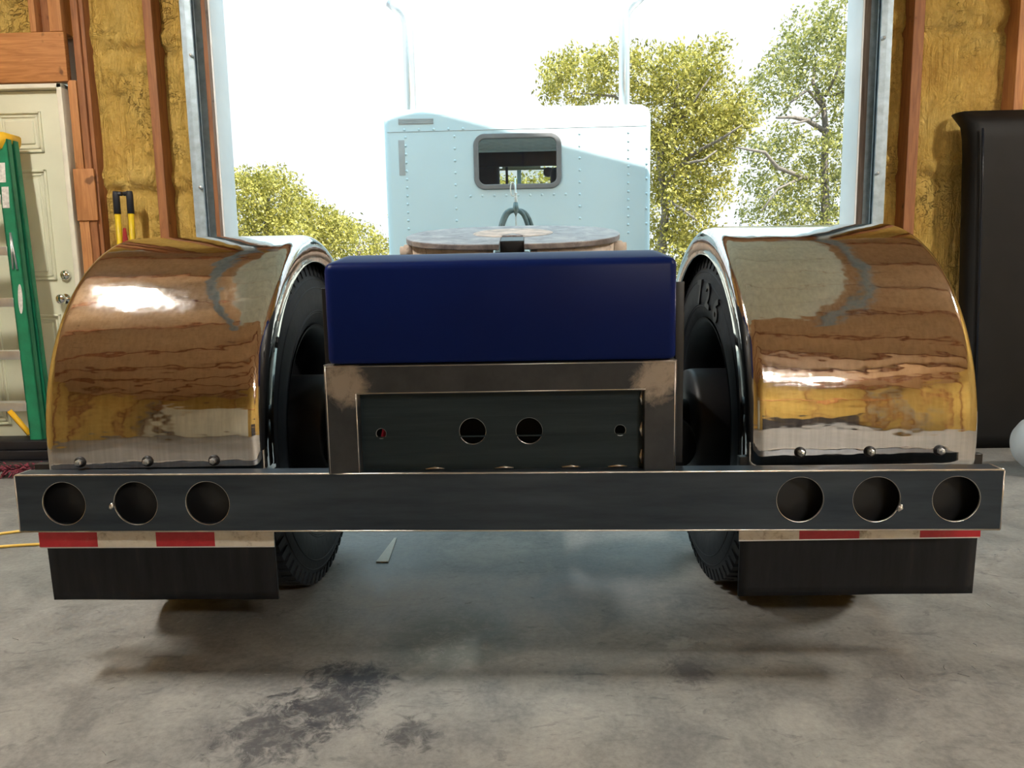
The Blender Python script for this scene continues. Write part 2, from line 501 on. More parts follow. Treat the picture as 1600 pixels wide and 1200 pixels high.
        b = bmesh.new(); b.from_mesh(me); bpy.data.meshes.remove(me)
        bmesh.ops.remove_doubles(b, verts=b.verts[:], dist=1e-5)
        for f in b.faces:
            f.material_index = mi if abs(f.normal.z) > 0.98 else mi_edge
        for v in b.verts:
            v.co = Vector((v.co.x, y+t/2-v.co.z, v.co.y))
        bmesh.ops.recalc_face_normals(b, faces=b.faces[:])
        self._add(b, mi, False, keep=True)
        return self
    def move(self, M):
        for v in self.bm.verts:
            v.co = M @ v.co
        return self
    def build(self, name, mats, parent=None, recalc=True, label=None):
        if recalc:
            bmesh.ops.recalc_face_normals(self.bm, faces=self.bm.faces[:])
        off = origin_of(parent) if parent else Vector((0, 0, 0))
        if parent:
            for v in self.bm.verts:
                v.co -= off
        me = bpy.data.meshes.new(name)
        self.bm.to_mesh(me); self.bm.free()
        for mm in (mats if isinstance(mats, (list, tuple)) else [mats]):
            me.materials.append(MATS[mm])
        o = bpy.data.objects.new(name, me)
        COL.objects.link(o)
        if parent:
            o.parent = parent
        if label:
            o['label'] = label
        return o
def circ(cx, cz, r, n=48, rz=None):
    rz = rz or r
    return [(cx+r*math.cos(2*PI*k/n), cz+rz*math.sin(2*PI*k/n)) for k in range(n)]
def rrect(x0, x1, z0, z1, r, n=6):
    rr = r if isinstance(r, (list, tuple)) else [r]*4      # corners: bottom-left, bottom-right, top-right, top-left
    out = []
    for (cx, cz, a0, q) in ((x0+rr[0], z0+rr[0], PI, rr[0]), (x1-rr[1], z0+rr[1], 1.5*PI, rr[1]), (x1-rr[2], z1-rr[2], 0, rr[2]), (x0+rr[3], z1-rr[3], 0.5*PI, rr[3])):
        for k in range(n+1):
            a = a0+0.5*PI*k/n
            out.append((cx+q*math.cos(a), cz+q*math.sin(a)))
    return out
def empty(name, loc, label=None, cat=None, group=None, kind=None):
    o = bpy.data.objects.new(name, None)
    o.empty_display_size = 0.1
    o.location = loc
    COL.objects.link(o)
    tag(o, label, cat, group, kind)
    return o
def tag(o, label=None, cat=None, group=None, kind=None):
    if label: o['label'] = label
    if cat: o['category'] = cat
    if group: o['group'] = group
    if kind: o['kind'] = kind
    return o
def dup(o, parent, delta):
    c = o.copy(); COL.objects.link(c); c.parent = parent; c.location = o.location+Vector(delta)
    for ch in list(o.children):
        d = ch.copy(); COL.objects.link(d); d.parent = c
    return c
def structure(o):
    o['kind'] = 'structure'
    return o

# ------------------------------------------------------------------ building shell
WY = 4.50                      # inner face of the front wall's studs
OX0, OX1, OZ = -1.812, 1.965, 3.35   # door opening
RX0, RX1, RY0 = -5.2, 5.2, -6.2     # room
PKX, PKZ, SLOPE = 0.08, 4.75, 0.27
def roof_z(x):
    return PKZ-SLOPE*abs(x-PKX)

b = MB(); b.box(RX0-0.2, RX1+0.2, RY0-0.2, WY+0.22, -0.15, 0.0)
structure(b.build('floor', 'concrete'))
b = MB(); b.box(-80, 80, WY+0.2, 140, -0.3, -0.03)
structure(b.build('ground', 'gravel'))

# roof: two slopes
b = MB()
for s in (-1, 1):
    xe = PKX+s*5.6
    b.quad((PKX, RY0-0.3, PKZ+0.05), (PKX, WY+0.22, PKZ+0.05), (xe, WY+0.22, roof_z(xe)+0.05), (xe, RY0-0.3, roof_z(xe)+0.05))
    b.quad((PKX, RY0-0.3, PKZ+0.11), (PKX, WY+0.22, PKZ+0.11), (xe, WY+0.22, roof_z(xe)+0.11), (xe, RY0-0.3, roof_z(xe)+0.11))
ceil = structure(b.build('ceiling', 'roof_board'))
for k in range(9):
    y = RY0+0.6+k*1.2
    b = MB()
    for s in (-1, 1):
        xe = PKX+s*5.25
        b.prism([(PKX, PKZ+0.05), (xe, roof_z(xe)+0.05), (xe, roof_z(xe)-0.09), (PKX, PKZ-0.09)], y, y+0.04)
    b.build('rafter', 'lumber_upright', ceil)

def foam_panel(mb, x0, x1, z0, z1, y, step=0.016, axis='y', sgn=1, ridges=(0.85, 1.70, 2.52, 3.4)):
    nx = max(2, int((x1-x0)/step)); nz = max(2, int((z1-z0)/step))
    g = []
    for j in range(nz+1):
        row = []
        for i in range(nx+1):
            x = x0+(x1-x0)*i/nx; z = z0+(z1-z0)*j/nz
            p = Vector((x*3.1+y*7, 3.3+y, z*2.4))
            d = 0.016*noise.fractal(p, 0.8, 2.1, 4)
            d += 0.006*noise.noise(Vector((x*38+y, 1.2, z*7)))
            for rz in ridges:
                wv = rz+0.035*noise.noise(Vector((x*3, rz*9, 0)))
                q = (z-wv)/0.05
                d += 0.036*math.exp(-q*q)*(0.6+1.1*noise.noise(Vector((x*15, z*22, rz))))
                q2 = (z-wv+0.07)/0.025
                d -= 0.032*math.exp(-q2*q2)*(0.7+0.6*noise.noise(Vector((x*17, 2, rz))))
            edge = min(i, nx-i)/nx*(x1-x0)
            if edge < 0.05:
                d += 0.05*(1-edge/0.05)**2
            q = y-sgn*d
            row.append(mb.bm.verts.new((x, q, z) if axis == 'y' else (q, x, z)))
        g.append(row)
    for j in range(nz):
        for i in range(nx):
            f = mb.bm.faces.new((g[j][i], g[j][i+1], g[j+1][i+1], g[j+1][i])); f.smooth = True

FY = WY+0.115
# front wall
LB = 0.04
studs_left = [-2.208, -2.835]
wall = empty('wall_front', (0, WY, 0), kind='structure')
b = MB()
DX0, DX1, DZ = -3.66, -2.755, 2.235        # walk door rough opening (inside the casing)
foam_panel(b, -2.575, -1.99, 0, 4.3, FY)
foam_panel(b, DX0-0.06, -2.64, DZ+0.30, 3.7, FY)
foam_panel(b, RX0, DX0-0.1, 0, 3.5, FY, 0.05)
foam_panel(b, 2.11, 3.35, 0, 4.0, FY)
foam_panel(b, 3.35, RX1, 0, 3.6, FY, 0.05)
b.build('foam_insulation', 'spray_foam', wall, recalc=False)
b = MB()                                    # outside skin with the gable
yo = WY+0.16
b.prism([(RX0, -0.05), (DX0-0.05, -0.05), (DX0-0.05, DZ+0.05), (DX1+0.05, DZ+0.05), (DX1+0.05, -0.05), (OX0-0.008, -0.05), (OX0-0.008, roof_z(OX0)), (RX0, roof_z(RX0))], yo, yo+0.03)
b.prism([(OX1+0.001, -0.05), (RX1, -0.05), (RX1, roof_z(RX1)), (OX1+0.001, roof_z(OX1))], yo, yo+0.03)
b.prism([(OX0, OZ), (OX1, OZ), (OX1, roof_z(OX1)), (PKX, PKZ), (OX0, roof_z(OX0))], yo, yo+0.03)
b.build('siding', 'siding', wall)
b = MB(); b.prism([(OX0, OZ+0.24), (OX1, OZ+0.24), (OX1, roof_z(OX1)), (PKX, PKZ), (OX0, roof_z(OX0))], FY-0.01, FY+0.03)
b.build('gable_panel', 'roof_board', wall)
def stud(x0, x1, z0, z1, mat='lumber_upright', y0=WY, name='stud', dep=0.14):
    b = MB(); b.box(x0, x1, y0, y0+dep, z0, z1, 0.003)
    return b.build(name, mat, wall)
stud(-2.208, -2.156, 0, 4.1)
stud(-2.632, -2.592, 0, 4.0)                # king stud beside the walk door
stud(-2.588, -2.565, 0, 4.0, y0=WY+0.012)
stud(-2.695, -2.636, 0, 1.745, 'lumber_tan', y0=WY-0.004)
stud(-2.690, -2.640, 1.745, DZ+0.03, 'lumber_tan')
stud(-2.700, -2.575, 1.45, 1.755, 'lumber_tan', y0=WY-0.014, name='patch_block', dep=0.016)
stud(-2.765, -2.690, DZ+0.305, 3.9, 'lumber_tan')
stud(-2.880, -2.845, DZ+0.305, 3.9, 'lumber_tan')
stud(-2.845, -2.765, DZ+0.305, 3.9, y0=WY+0.06, dep=0.08)
stud(DX0-0.15, -2.680, DZ+0.022, DZ+0.300, 'lumber_orange', y0=WY-0.01, name='header_board', dep=0.04)
stud(2.248, 2.310, 0, 4.0)
stud(2.845, 2.90, 0, 3.9, 'lumber_tan')
stud(OX0-0.2, OX1+0.2, OZ, OZ+0.25, name='header_board')
stud(-2.56, -2.21, 0.66, 0.70, name='blocking')
for x in (-3.85, -4.5, 3.5, 4.2):
    stud(x, x+0.04, 0, 3.3)
# door buck boards and outside jamb trim
stud(-1.870, -1.842, 0, OZ+0.2, y0=WY+0.01, name='door_buck')
stud(-1.841, OX0-0.012, 0, OZ+0.2, 'weathered_wood', y0=WY+0.0, name='door_buck', dep=0.12)
stud(1.968, 2.005, 0, OZ+0.2, 'weathered_wood', y0=WY+0.005, name='door_buck', dep=0.12)
stud(2.07, 2.105, 0, OZ+0.2, y0=WY+0.03, name='door_buck')
b = MB(); b.box(OX0-0.012, OX0, WY+0.0, WY+0.21, 0, OZ, 0.003)
structure(b.build('trim_1', 'white_trim'))
b = MB(); b.box(OX1-0.010, OX1+0.002, WY-0.0, WY+0.21, 0, OZ, 0.003)
structure(b.build('trim_2', 'white_trim'))
b = MB(); b.box(OX0, OX1, WY+0.02, WY+0.2, OZ-0.02, OZ)
structure(b.build('trim_3', 'white_trim'))
# side and back walls
for nm, x, s in (('wall_left', RX0, -1), ('wall_right', RX1, 1)):
    wl = empty(nm, (x, 0, 0), kind='structure')
    b = MB(); foam_panel(b, RY0, WY+0.15, 0, 3.4, x+s*0.10, 0.06, 'x', s)
    b.build('foam_insulation', 'spray_foam', wl, recalc=False)
    b = MB(); b.box(min(x+s*0.16, x+s*0.2), max(x+s*0.16, x+s*0.2), RY0-0.2, WY+0.18, -0.1, 3.5); b.build('siding', 'siding', wl)
    for k in range(9):
        y = RY0+0.7+k*1.2
        b = MB(); b.box(min(x, x+s*0.14), max(x, x+s*0.14), y, y+0.04, 0, 3.35); b.build('stud', 'lumber_upright', wl)
wb = empty('wall_back', (0, RY0, 0), kind='structure')
b = MB()
for k in range(8):
    foam_panel(b, RX0+k*1.3, RX0+k*1.3+1.3, 0, 4.6, RY0-0.10, 0.06, 'y', -1)
b.build('foam_insulation', 'spray_foam', wb, recalc=False)
b = MB(); b.prism([(RX0-0.2, -0.1), (RX1+0.2, -0.1), (RX1+0.2, roof_z(RX1)), (PKX, PKZ), (RX0-0.2, roof_z(RX0))], RY0-0.2, RY0-0.16); b.build('siding', 'siding', wb)
for k in range(9):
    x = RX0+0.04+k*1.28
    b = MB(); b.box(x, x+0.04, RY0-0.12, RY0, 0, roof_z(x)-0.1); b.build('stud', 'lumber_upright', wb)
b = MB(); b.box(RX0, RX1, RY0-0.02, RY0+0.05, 2.3, 2.5); b.build('header_board', 'lumber_orange', wb)

# walk door
dr = empty('door_1', ((DX0+DX1)/2, WY, 0), kind='structure')
b = MB(); b.box(DX0, DX1+0.0, WY+0.03, WY+0.075, 0.01, DZ-0.018, 0.002)
def panel_frame(b, x0, x1, z0, z1, y):
    for k, (ins, d) in enumerate(((0.0, 0.012), (0.022, 0.006))):
        a0, a1, c0, c1 = x0+ins, x1-ins, z0+ins, z1-ins
        wd = 0.014
        b.box(a0, a1, y-d, y+0.01, c0, c0+wd, 0.004); b.box(a0, a1, y-d, y+0.01, c1-wd, c1, 0.004)
        b.box(a0, a0+wd, y-d, y+0.01, c0, c1, 0.004); b.box(a1-wd, a1, y-d, y+0.01, c0, c1, 0.004)
    b.box(x0+0.05, x1-0.05, y-0.008, y+0.01, z0+0.05, z1-0.05, 0.007)
for x0, x1 in ((-3.555, -3.27), (-3.16, -2.885)):
    for z0, z1 in ((1.86, 2.10), (1.10, 1.76), (0.20, 0.89)):
        panel_frame(b, x0, x1, z0, z1, WY+0.03)
b.build('door_slab', 'door_paint', dr)
b = MB()
b.box(DX1+0.002, DX1+0.032, WY-0.012, WY+0.10, 0, DZ+0.012, 0.003); b.box(DX0-0.032, DX0-0.002, WY-0.012, WY+0.10, 0, DZ+0.012, 0.003)
b.box(DX0-0.032, DX1+0.032, WY-0.012, WY+0.10, DZ-0.014, DZ+0.012, 0.003)
b.build('door_frame', 'door_casing', dr)
b = MB(); b.lathe([(-0.002, 0.0), (0.0, 0.034), (0.02, 0.030), (0.028, 0.022), (0.03, 0.0)], (0, 0, 0), 'y', 32)
b.lathe([(0.028, 0.014), (0.032, 0.010), (0.034, 0.0)], (0, 0, 0), 'y', 20)
p = at(104, 430, WY+0.03)
b.move(Matrix.Translation(p) @ Matrix.Rotation(PI, 4, 'Z')); b.build('deadbolt', 'chrome', dr, label='round chrome deadbolt')
b = MB(); b.lathe([(0.0, 0.033), (0.008, 0.030), (0.012, 0.013), (0.03, 0.013), (0.036, 0.026), (0.052, 0.032), (0.066, 0.024), (0.07, 0.0)], (0, 0, 0), 'y', 32)
p = at(103, 467, WY+0.03)
b.move(Matrix.Translation(p) @ Matrix.Rotation(PI, 4, 'Z')); b.build('door_knob', 'chrome', dr, label='round chrome knob')

# overhead door parked under the roof, with its tracks
od = empty('door_2', ((OX0+OX1)/2, 2.4, 3.55), kind='structure')
for k in range(6):
    y0 = 0.55+k*0.60
    b = MB(); b.box(OX0+0.0, OX1-0.0, y0, y0+0.583, 3.53, 3.575, 0.004)
    for j in range(6):
        xa = OX0+0.06+j*0.6
        for (i0, i1) in ((0.05, 0.54),):
            b.box(xa, xa+0.54, y0+i0, y0+i0+0.02, 3.524, 3.532); b.box(xa, xa+0.54, y0+i1-0.02, y0+i1, 3.524, 3.532)
            b.box(xa, xa+0.02, y0+i0, y0+i1, 3.524, 3.532); b.box(xa+0.52, xa+0.54, y0+i0, y0+i1, 3.524, 3.532)
    b.build('door_section', 'panel_door', od)
for s, xi, xo in ((-1, -1.868, -1.958), (1, 2.006, 2.092)):
    # vertical C track + angle, then the curve and the horizontal run
    path = [(WY-0.055, 0.0), (WY-0.055, 3.05)]
    for k in range(1, 9):
        a = k/8*PI/2
        path.append((WY-0.055-0.42*(1-math.cos(a)), 3.05+0.42*math.sin(a)))
    path.append((0.3, 3.47))
    b = MB()
    xm = (xi+xo)/2
    prof = [(0.034, -0.012), (0.034, -0.024), (-0.0, -0.026), (-0.030, -0.024), (-0.034, 0.0), (-0.030, 0.024), (0.0, 0.026), (0.034, 0.024), (0.034, 0.012)]
    rings = []
    for i, (y, z) in enumerate(path):
        if i == 0: t = Vector((0, 0, 1))
        elif i == len(path)-1: t = Vector((0, -1, 0))
        else:
            t = Vector((0, path[i+1][0]-path[i-1][0], path[i+1][1]-path[i-1][1])).normalized()
            if i == 1: t = Vector((0, 0, 1))
        nrm = Vector((0, -t.z, t.y))
        rings.append([b.bm.verts.new(Vector((xm+0.012*s, y, z))+Vector((1, 0, 0))*(q*s*-1)+nrm*e) for q, e in prof])
    for A, B in zip(rings, rings[1:]):
        for k in range(len(prof)-1):
            f = b.bm.faces.new((A[k], A[k+1], B[k+1], B[k])); f.smooth = False
    tr = b.build('track', 'galvanised', od)
    b = MB()
    b.box(min(xo, xo+s*-0.004), max(xo, xo+s*-0.004), WY-0.03, WY+0.03, 0, 3.2)
    b.box(min(xo, xi), max(xo, xi), WY+0.012, WY+0.020, 0, 3.2)
    b.build('track_angle', 'galvanised', od)
    for z in (0.55, 1.62, 2.36, 3.0):
        b = MB(); b.lathe([(-0.02, 0.0), (-0.018, 0.009), (-0.008, 0.011), (0.0, 0.011)], (xm-s*0.012, WY-0.082, z), 'y', 10)
        b.build('track_bolt', 'zinc', od)
    b = MB(); b.tube([(xm, WY-0.3, 3.47), (xm, WY-0.3, roof_z(xm)-0.05)], 0.012, 8); b.tube([(xm, 0.5, 3.47), (xm, 0.5, roof_z(xm)-0.05)], 0.012, 8)
    b.build('track_hanger', 'galvanised', od)

# ceiling lamps
def lamp(x, y, z, L, label, D=0.34):
    t = empty('ceiling_light', (x, y, z), label, 'light', 'shop lamps hung under the roof')
    b = MB(); b.box(x-L/2, x+L/2, y-D/2, y+D/2, z, z+0.05, 0.006); [b.tube([(x+q, y, z+0.05), (x+q, y, roof_z(x+q))], 0.004, 6) for q in (-0.08, 0.08)]
    b.build('housing', 'white_trim', t)
    b = MB(); b.box(x-L/2+0.02, x+L/2-0.02, y-D/2+0.02, y+D/2-0.02, z-0.03, z-0.002, 0.006); b.build('diffuser', ('lamp_glow_narrow' if L < 0.25 else 'fill_glow') if D > 0.5 else 'lamp_glow', t)
lamp(-2.55, 1.8, 3.74, 0.20, 'shop lamp above the left fender near the left side wall', 0.75)
lamp(3.95, 1.6, 3.45, 0.34, 'added fill lamp, unseen, near the right side wall above the round grey tank', 0.60)  # added lamp, raises the light on the right foam
lamp(2.35, -4.0, 3.75, 0.45, 'inner shop strip lamp of the pair behind the camera')
lamp(3.2, -4.0, 3.55, 0.45, 'outer shop strip lamp of the pair behind the camera')

# ------------------------------------------------------------------ the truck (one thing)
TX = -0.060
truck = empty('semi_truck', (TX, 2.5, 0), 'white semi truck seen from behind, stainless fenders, bare steel bumper and navy box', 'truck')

# --- rear bumper: square tube with six lamp holes
BL, BR, BZ0, BZ1, BD = -1.322, 1.150, 0.406, 0.557, 0.062
BY = 1.785
hz = [(-1.197, .0372), (-1.008, .0372), (-0.820, .0372), (0.666, .0372), (0.850, .0372), (1.040, .0372)]
b = MB()
b.plate(rrect(BL, BR, BZ0, BZ1, 0.006), [circ(x, 0.4815 if x < 0 else 0.4845, 0.0575) for x, r in hz], BY, 0.006, 0, 1, 0.0012)
b.box(BL+0.001, BR-0.001, BY+0.006, BY+BD, BZ1-0.007, BZ1-0.001, 0)
b.box(BL+0.001, BR-0.001, BY+0.006, BY+BD, BZ0+0.001, BZ0+0.007, 0)
b.box(BL+0.001, BR-0.001, BY+BD-0.006, BY+BD, BZ0+0.007, BZ1-0.007, 0)
b.box(BL+0.007, BR-0.007, BY+BD-0.009, BY+BD-0.0062, BZ0+0.008, BZ1-0.008, 0, 2)  # black liner: shade inside the tube painted in behind the holes
b.box(BL, BL+0.006, BY+0.004, BY+BD, BZ0+0.002, BZ1-0.002, 0.001, 1); b.box(BR-0.006, BR, BY+0.004, BY+BD, BZ0+0.002, BZ1-0.002, 0.001, 1)
SK = Matrix.Translation((TX, BY, 0.48)) @ Matrix.Rotation(rad(-1.45), 4, 'Z') @ Matrix.Rotation(rad(0.05), 4, 'Y') @ Matrix.Translation((-TX, -BY, -0.48))
b.move(SK)
bumper = b.build('rear_bumper', ['mill_steel', 'bright_steel', 'frame_black'], truck, label='bare steel tube bumper with six round lamp holes')
b = MB()
for (x0, z0, x1, z1) in ((BL+.002, BZ1-.001, BR-.002, BZ1-.001), (BL+.001, BZ0+.002, BL+.001, BZ1-.002), (BR-.001, BZ0+.002, BR-.001, BZ1-.002), (BL+.002, BZ0+.001, BR-.002, BZ0+.001)):
    b.tube([(x0, BY+0.001, z0), (x1, BY+0.001, z1)], 0.0021, 6)
for x in (BL+.001, BR-.001): b.tube([(x, BY+0.002, BZ1-.001), (x, BY+BD, BZ1-.001)], 0.0018, 6)
b.move(SK); b.build('worn_edge', 'bright_steel', bumper)
for x0, z in ((-1.069, 0.476), (0.907, 0.464)):
    b = MB(); b.tube([(x0-0.006, BY-0.001, z-0.008), (x0, BY-0.002, z), (x0+0.002, BY-0.001, z+0.008)], [0.004, 0.007, 0.003], 8); b.move(SK)
    b.build('weld_blob', 'bright_steel', bumper)

# --- tail frame above the bumper
FYF = 1.795
fx0, fx1, fz0, fz1 = -0.500, 0.364, 0.556, 0.829
ix0, ix1, iz1 = -0.424, 0.290, 0.759
b = MB()
b.plate([(fx0, fz0), (ix0, fz0), (ix0, iz1), (ix1, iz1), (ix1, fz0), (fx1, fz0), (fx1, fz1), (fx0, fz1)], [], FYF, 0.05, 0, 1, 0.0025)
tail = b.build('tail_frame', ['mill_steel_ground', 'mill_steel_ground'], truck, label='welded square tube frame with ground mitre corners')
b = MB()
for (x0, z0, x1, z1) in ((fx0+.002, fz0, fx0+.002, fz1), (fx1-.002, fz0, fx1-.002, fz1), (fx0, fz1-.002, fx1, fz1-.002), (ix0-.001, fz0, ix0-.001, iz1), (ix0, iz1+.001, ix1, iz1+.001)):
    b.tube([(x0, FYF+0.001, z0), (x1, FYF+0.001, z1)], 0.0016, 6)
b.build('worn_edge', 'bright_steel', tail)
b = MB()
b.plate([(ix0, fz0), (ix1, fz0), (ix1, iz1), (ix0, iz1)], [circ(-0.372, 0.652, 0.0135), circ(-0.140, 0.655, 0.034), circ(0.003, 0.654, 0.034), circ(0.232, 0.652, 0.0145)], FYF+0.03, 0.006, 0, 1, 0.0008)
for z in (0.60, 0.64, 0.69, 0.73):
    b.box(ix0, ix1, FYF+0.0297, FYF+0.031, z, z+0.004)
rp = b.build('recessed_panel', ['mill_steel_dark', 'zinc'], tail, label='recessed dark steel panel with four round holes')
for x in (-0.238, -0.062, 0.108, 0.225):
    b = MB(); b.tube([(x-0.024, FYF+0.028, 0.5595), (x, FYF+0.026, 0.562), (x+0.024, FYF+0.028, 0.5595)], [0.0015, 0.004, 0.0015], 8); b.build('weld_bead', 'bright_steel', tail)
for z in (0.585, 0.655, 0.735):
    b = MB(); b.tube([(ix1-0.004, FYF+0.028, z-0.018), (ix1-0.006, FYF+0.026, z), (ix1-0.004, FYF+0.028, z+0.018)], [0.002, 0.005, 0.002], 8); b.build('weld_bead', 'bright_steel', tail)
b = MB(); b.tube([(-0.384, FYF+0.07, 0.60), (-0.370, FYF+0.06, 0.653), (-0.36, FYF+0.09, 0.75)], 0.006, 10); b.build('cable', 'red_wire', truck, label='red cable behind the small left hole')

# --- navy box
b = MB()
prev = None
for ins, z in ((0.02, 0.834), (0.006, 0.836), (0.001, 0.842), (0.0, 0.848), (0.0, 1.060), (0.003, 1.070), (0.009, 1.0765), (0.018, 1.081), (0.060, 1.096), (0.072, 1.099)):
    cur = [b.bm.verts.new((x, y, z)) for x, y in rrect(-0.487+ins*0.6, 0.362-ins*0.6, 1.776+ins, 2.06-ins*0.3, 0.02, 4)]
    if prev is None:
        b.bm.faces.new(list(reversed(cur)))
    else:
        for k in range(len(cur)):
            f = b.bm.faces.new((prev[k], prev[(k+1) % len(cur)], cur[(k+1) % len(cur)], cur[k])); f.smooth = True
    prev = cur
b.bm.faces.new(cur)
nb = b.build('tail_box', 'navy_paint', truck, label='navy blue painted box with rounded edges')
for s, x in ((-1, -0.512), (1, 0.372)):
    b = MB(); b.box(x, x+0.022, 1.85, 2.25, 0.56, 1.02, 0.002); b.build('box_bracket', 'frame_black', truck)
for x, z in ((-0.520, 0.935), (0.402, 0.94)):
    b = MB(); b.lathe([(-0.014, 0.0), (-0.014, 0.009), (0, 0.010), (0.002, 0.016), (0.006, 0.016)], (x, 1.97, z), 'y', 6, smooth=False); b.build('bracket_bolt', 'zinc', truck)
for x in (-0.49, 0.33):
    b = MB(); b.box(x, x+0.04 if x > 0 else x+0.04, 1.9, 9.0, 0.58, 0.83, 0.004); b.build('frame_rail', 'frame_black', truck)

b = MB(); b.box(-0.45, 0.33, 2.02, 2.05, 0.42, 0.83, 0.004); b.build('hole_backing', 'frame_black', truck)  # black plate added to block the bright floor behind the panel holes
# --- fenders
FCY, FCZ, FR = 2.475, 0.600, 0.595
def fender(x0, x1, inner):
    """x0 < x1; inner = side that faces the truck centre (+1 right edge, -1 left edge)"""
    b = MB()
    # section: (x, inward radial offset), from left lip to right lip
    sec = []
    rl = 0.040 if inner < 0 else 0.032
    rr = 0.040 if inner > 0 else 0.032
    lipL = 0.085 if inner < 0 else 0.06
    lipR = 0.085 if inner > 0 else 0.06
    sec.append((x0+0.010, lipL+0.002)); sec.append((x0+0.002, lipL+0.004)); sec.append((x0, lipL))
    for k in range(9):
        a = k/8*PI/2
        sec.append((x0+rl*(1-math.cos(a)), rl*(1-math.sin(a))))
    for k in range(1, 12):
        sec.append((x0+rl+(x1-rr-x0-rl)*k/12, 0))
    for k in range(9):
        a = k/8*PI/2
        sec.append((x1-rr*(1-math.sin(a)), rr*(1-math.cos(a))))
    sec.append((x1, lipR)); sec.append((x1-0.002, lipR+0.004)); sec.append((x1-0.010, lipR+0.002))
    path = []
    for k in range(4):
        path.append((FCY, 0.535+(FCZ-0.535)*k/4, PI))      # straight tail behind the bumper (angle of normal)
    for k in range(73):
        path.append((FCY, FCZ, PI-PI*k/72))
    rings = []
    for i, (cy, cz, a) in enumerate(path):
        rings.append([b.bm.verts.new((x, cy+(FR-d)*math.cos(a), cz+(FR-d)*math.sin(a))) for x, d in sec])
    for A, B in zip(rings, rings[1:]):
        for k in range(len(sec)-1):
            f = b.bm.faces.new((A[k], B[k], B[k+1], A[k+1])); f.smooth = True
    o = b.build('fender', 'polished_stainless', truck, label='polished stainless half-round fender')
    md = o.modifiers.new('thick', 'SOLIDIFY'); md.thickness = 0.003; md.offset = -1
    xs = [x0+(x1-x0)*q for q in ((0.17, 0.475, 0.775) if inner > 0 else (0.22, 0.52, 0.82))]
    b0 = None
    for x in xs:
        if b0 is None:
            b = MB(); b.lathe([(0.002, 0.0145), (-0.003, 0.0145), (-0.0035, 0.0)], (x, FCY-FR, 0.576), 'y', 20, 1); b.lathe([(-0.003, 0.009), (-0.011, 0.009), (-0.013, 0.0065), (-0.013, 0.005), (-0.020, 0.005), (-0.021, 0.0)], (x, FCY-FR, 0.576), 'y', 6, smooth=False)
            b0 = b.build('fender_bolt', ['zinc', 'wheel_black'], o); bx = x
        else:
            dup(b0, o, (x-bx, 0, 0))
    return o
fender(-1.285, -0.695, 1)
fender(0.573, 1.168, -1)
# fender brackets to the frame
for s, xa, xb in ((-1, -0.98, -0.50), (1, 0.86, 0.38)):
    b = MB(); b.tube([(xb, FCY+0.72, 0.75), (xa, FCY+0.72, 0.75), (xa, FCY+0.60, 0.72)], 0.022, 12)
    b.build('fender_arm', 'frame_black', truck)

# --- mud flaps with reflective tape
def flap(x0, x1, y, z0, z1, tape_z0, tape_z1, cols, tilt, tx0, tx1, flare):
    b = MB()
    nx, nz = 24, 10
    for q in (0.0, 0.008):
        g = [[b.bm.verts.new((x0+(x1-x0)*i/nx+(flare*(1-j/nz)*(1 if i > nx/2 else 0)*0), y+q+0.0015*math.sin(i*0.5)*(1-j/nz)+0.01*(1-j/nz), z0+(z1-z0)*j/nz+tilt*(i/nx-0.5))) for i in range(nx+1)] for j in range(nz+1)]
        for j in range(nz):
            for i in range(nx):
                f = b.bm.faces.new((g[j][i], g[j][i+1], g[j+1][i+1], g[j+1][i])); f.smooth = True
        if q == 0: g0 = g
    for j in range(nz):
        b.bm.faces.new((g0[j][0], g0[j+1][0], g[j+1][0], g[j][0])); b.bm.faces.new((g0[j][nx], g[j][nx], g[j+1][nx], g0[j+1][nx]))
    for i in range(nx):
        b.bm.faces.new((g0[0][i], g[0][i], g[0][i+1], g0[0][i+1]))
    o = b.build('mud_flap', 'flap_rubber', truck, label='black rubber mud flap')
    b = MB()
    b.box(tx0, tx1, y-0.006, y-0.003, tape_z0-0.004, tape_z0, 0, 2)
    n = len(cols)
    for i, cl in enumerate(cols):
        b.box(tx0+(tx1-tx0)*i/n, tx0+(tx1-tx0)*(i+1)/n, y-0.008, y-0.003, tape_z0, tape_z1, 0, cl)
    bm_rot = Matrix.Translation(((tx0+tx1)/2, y, tape_z0)) @ Matrix.Rotation(-math.atan2(tilt, x1-x0), 4, 'Y') @ Matrix.Translation((-(tx0+tx1)/2, -y, -tape_z0))
    b.move(bm_rot)
    b.build('reflective_tape', ['tape_red', 'tape_white', 'aluminium'], o, label='red and white striped reflective strip')
    b = MB(); b.box(tx0, tx1, y+0.004, y+0.03, tape_z1-0.01, 0.56, 0.002); b.build('flap_hanger', 'frame_black', o)
flap(-1.332, -0.700, 1.925, 0.168, 0.44, 0.328, 0.372, (0, 1, 0, 1), -0.004, -1.344, -0.697, 0.0)
flap(0.562, 1.188, 1.90, 0.174, 0.44, 0.338, 0.372, (1, 0, 1, 0), 0.002, 0.556, 1.188, 0.0)

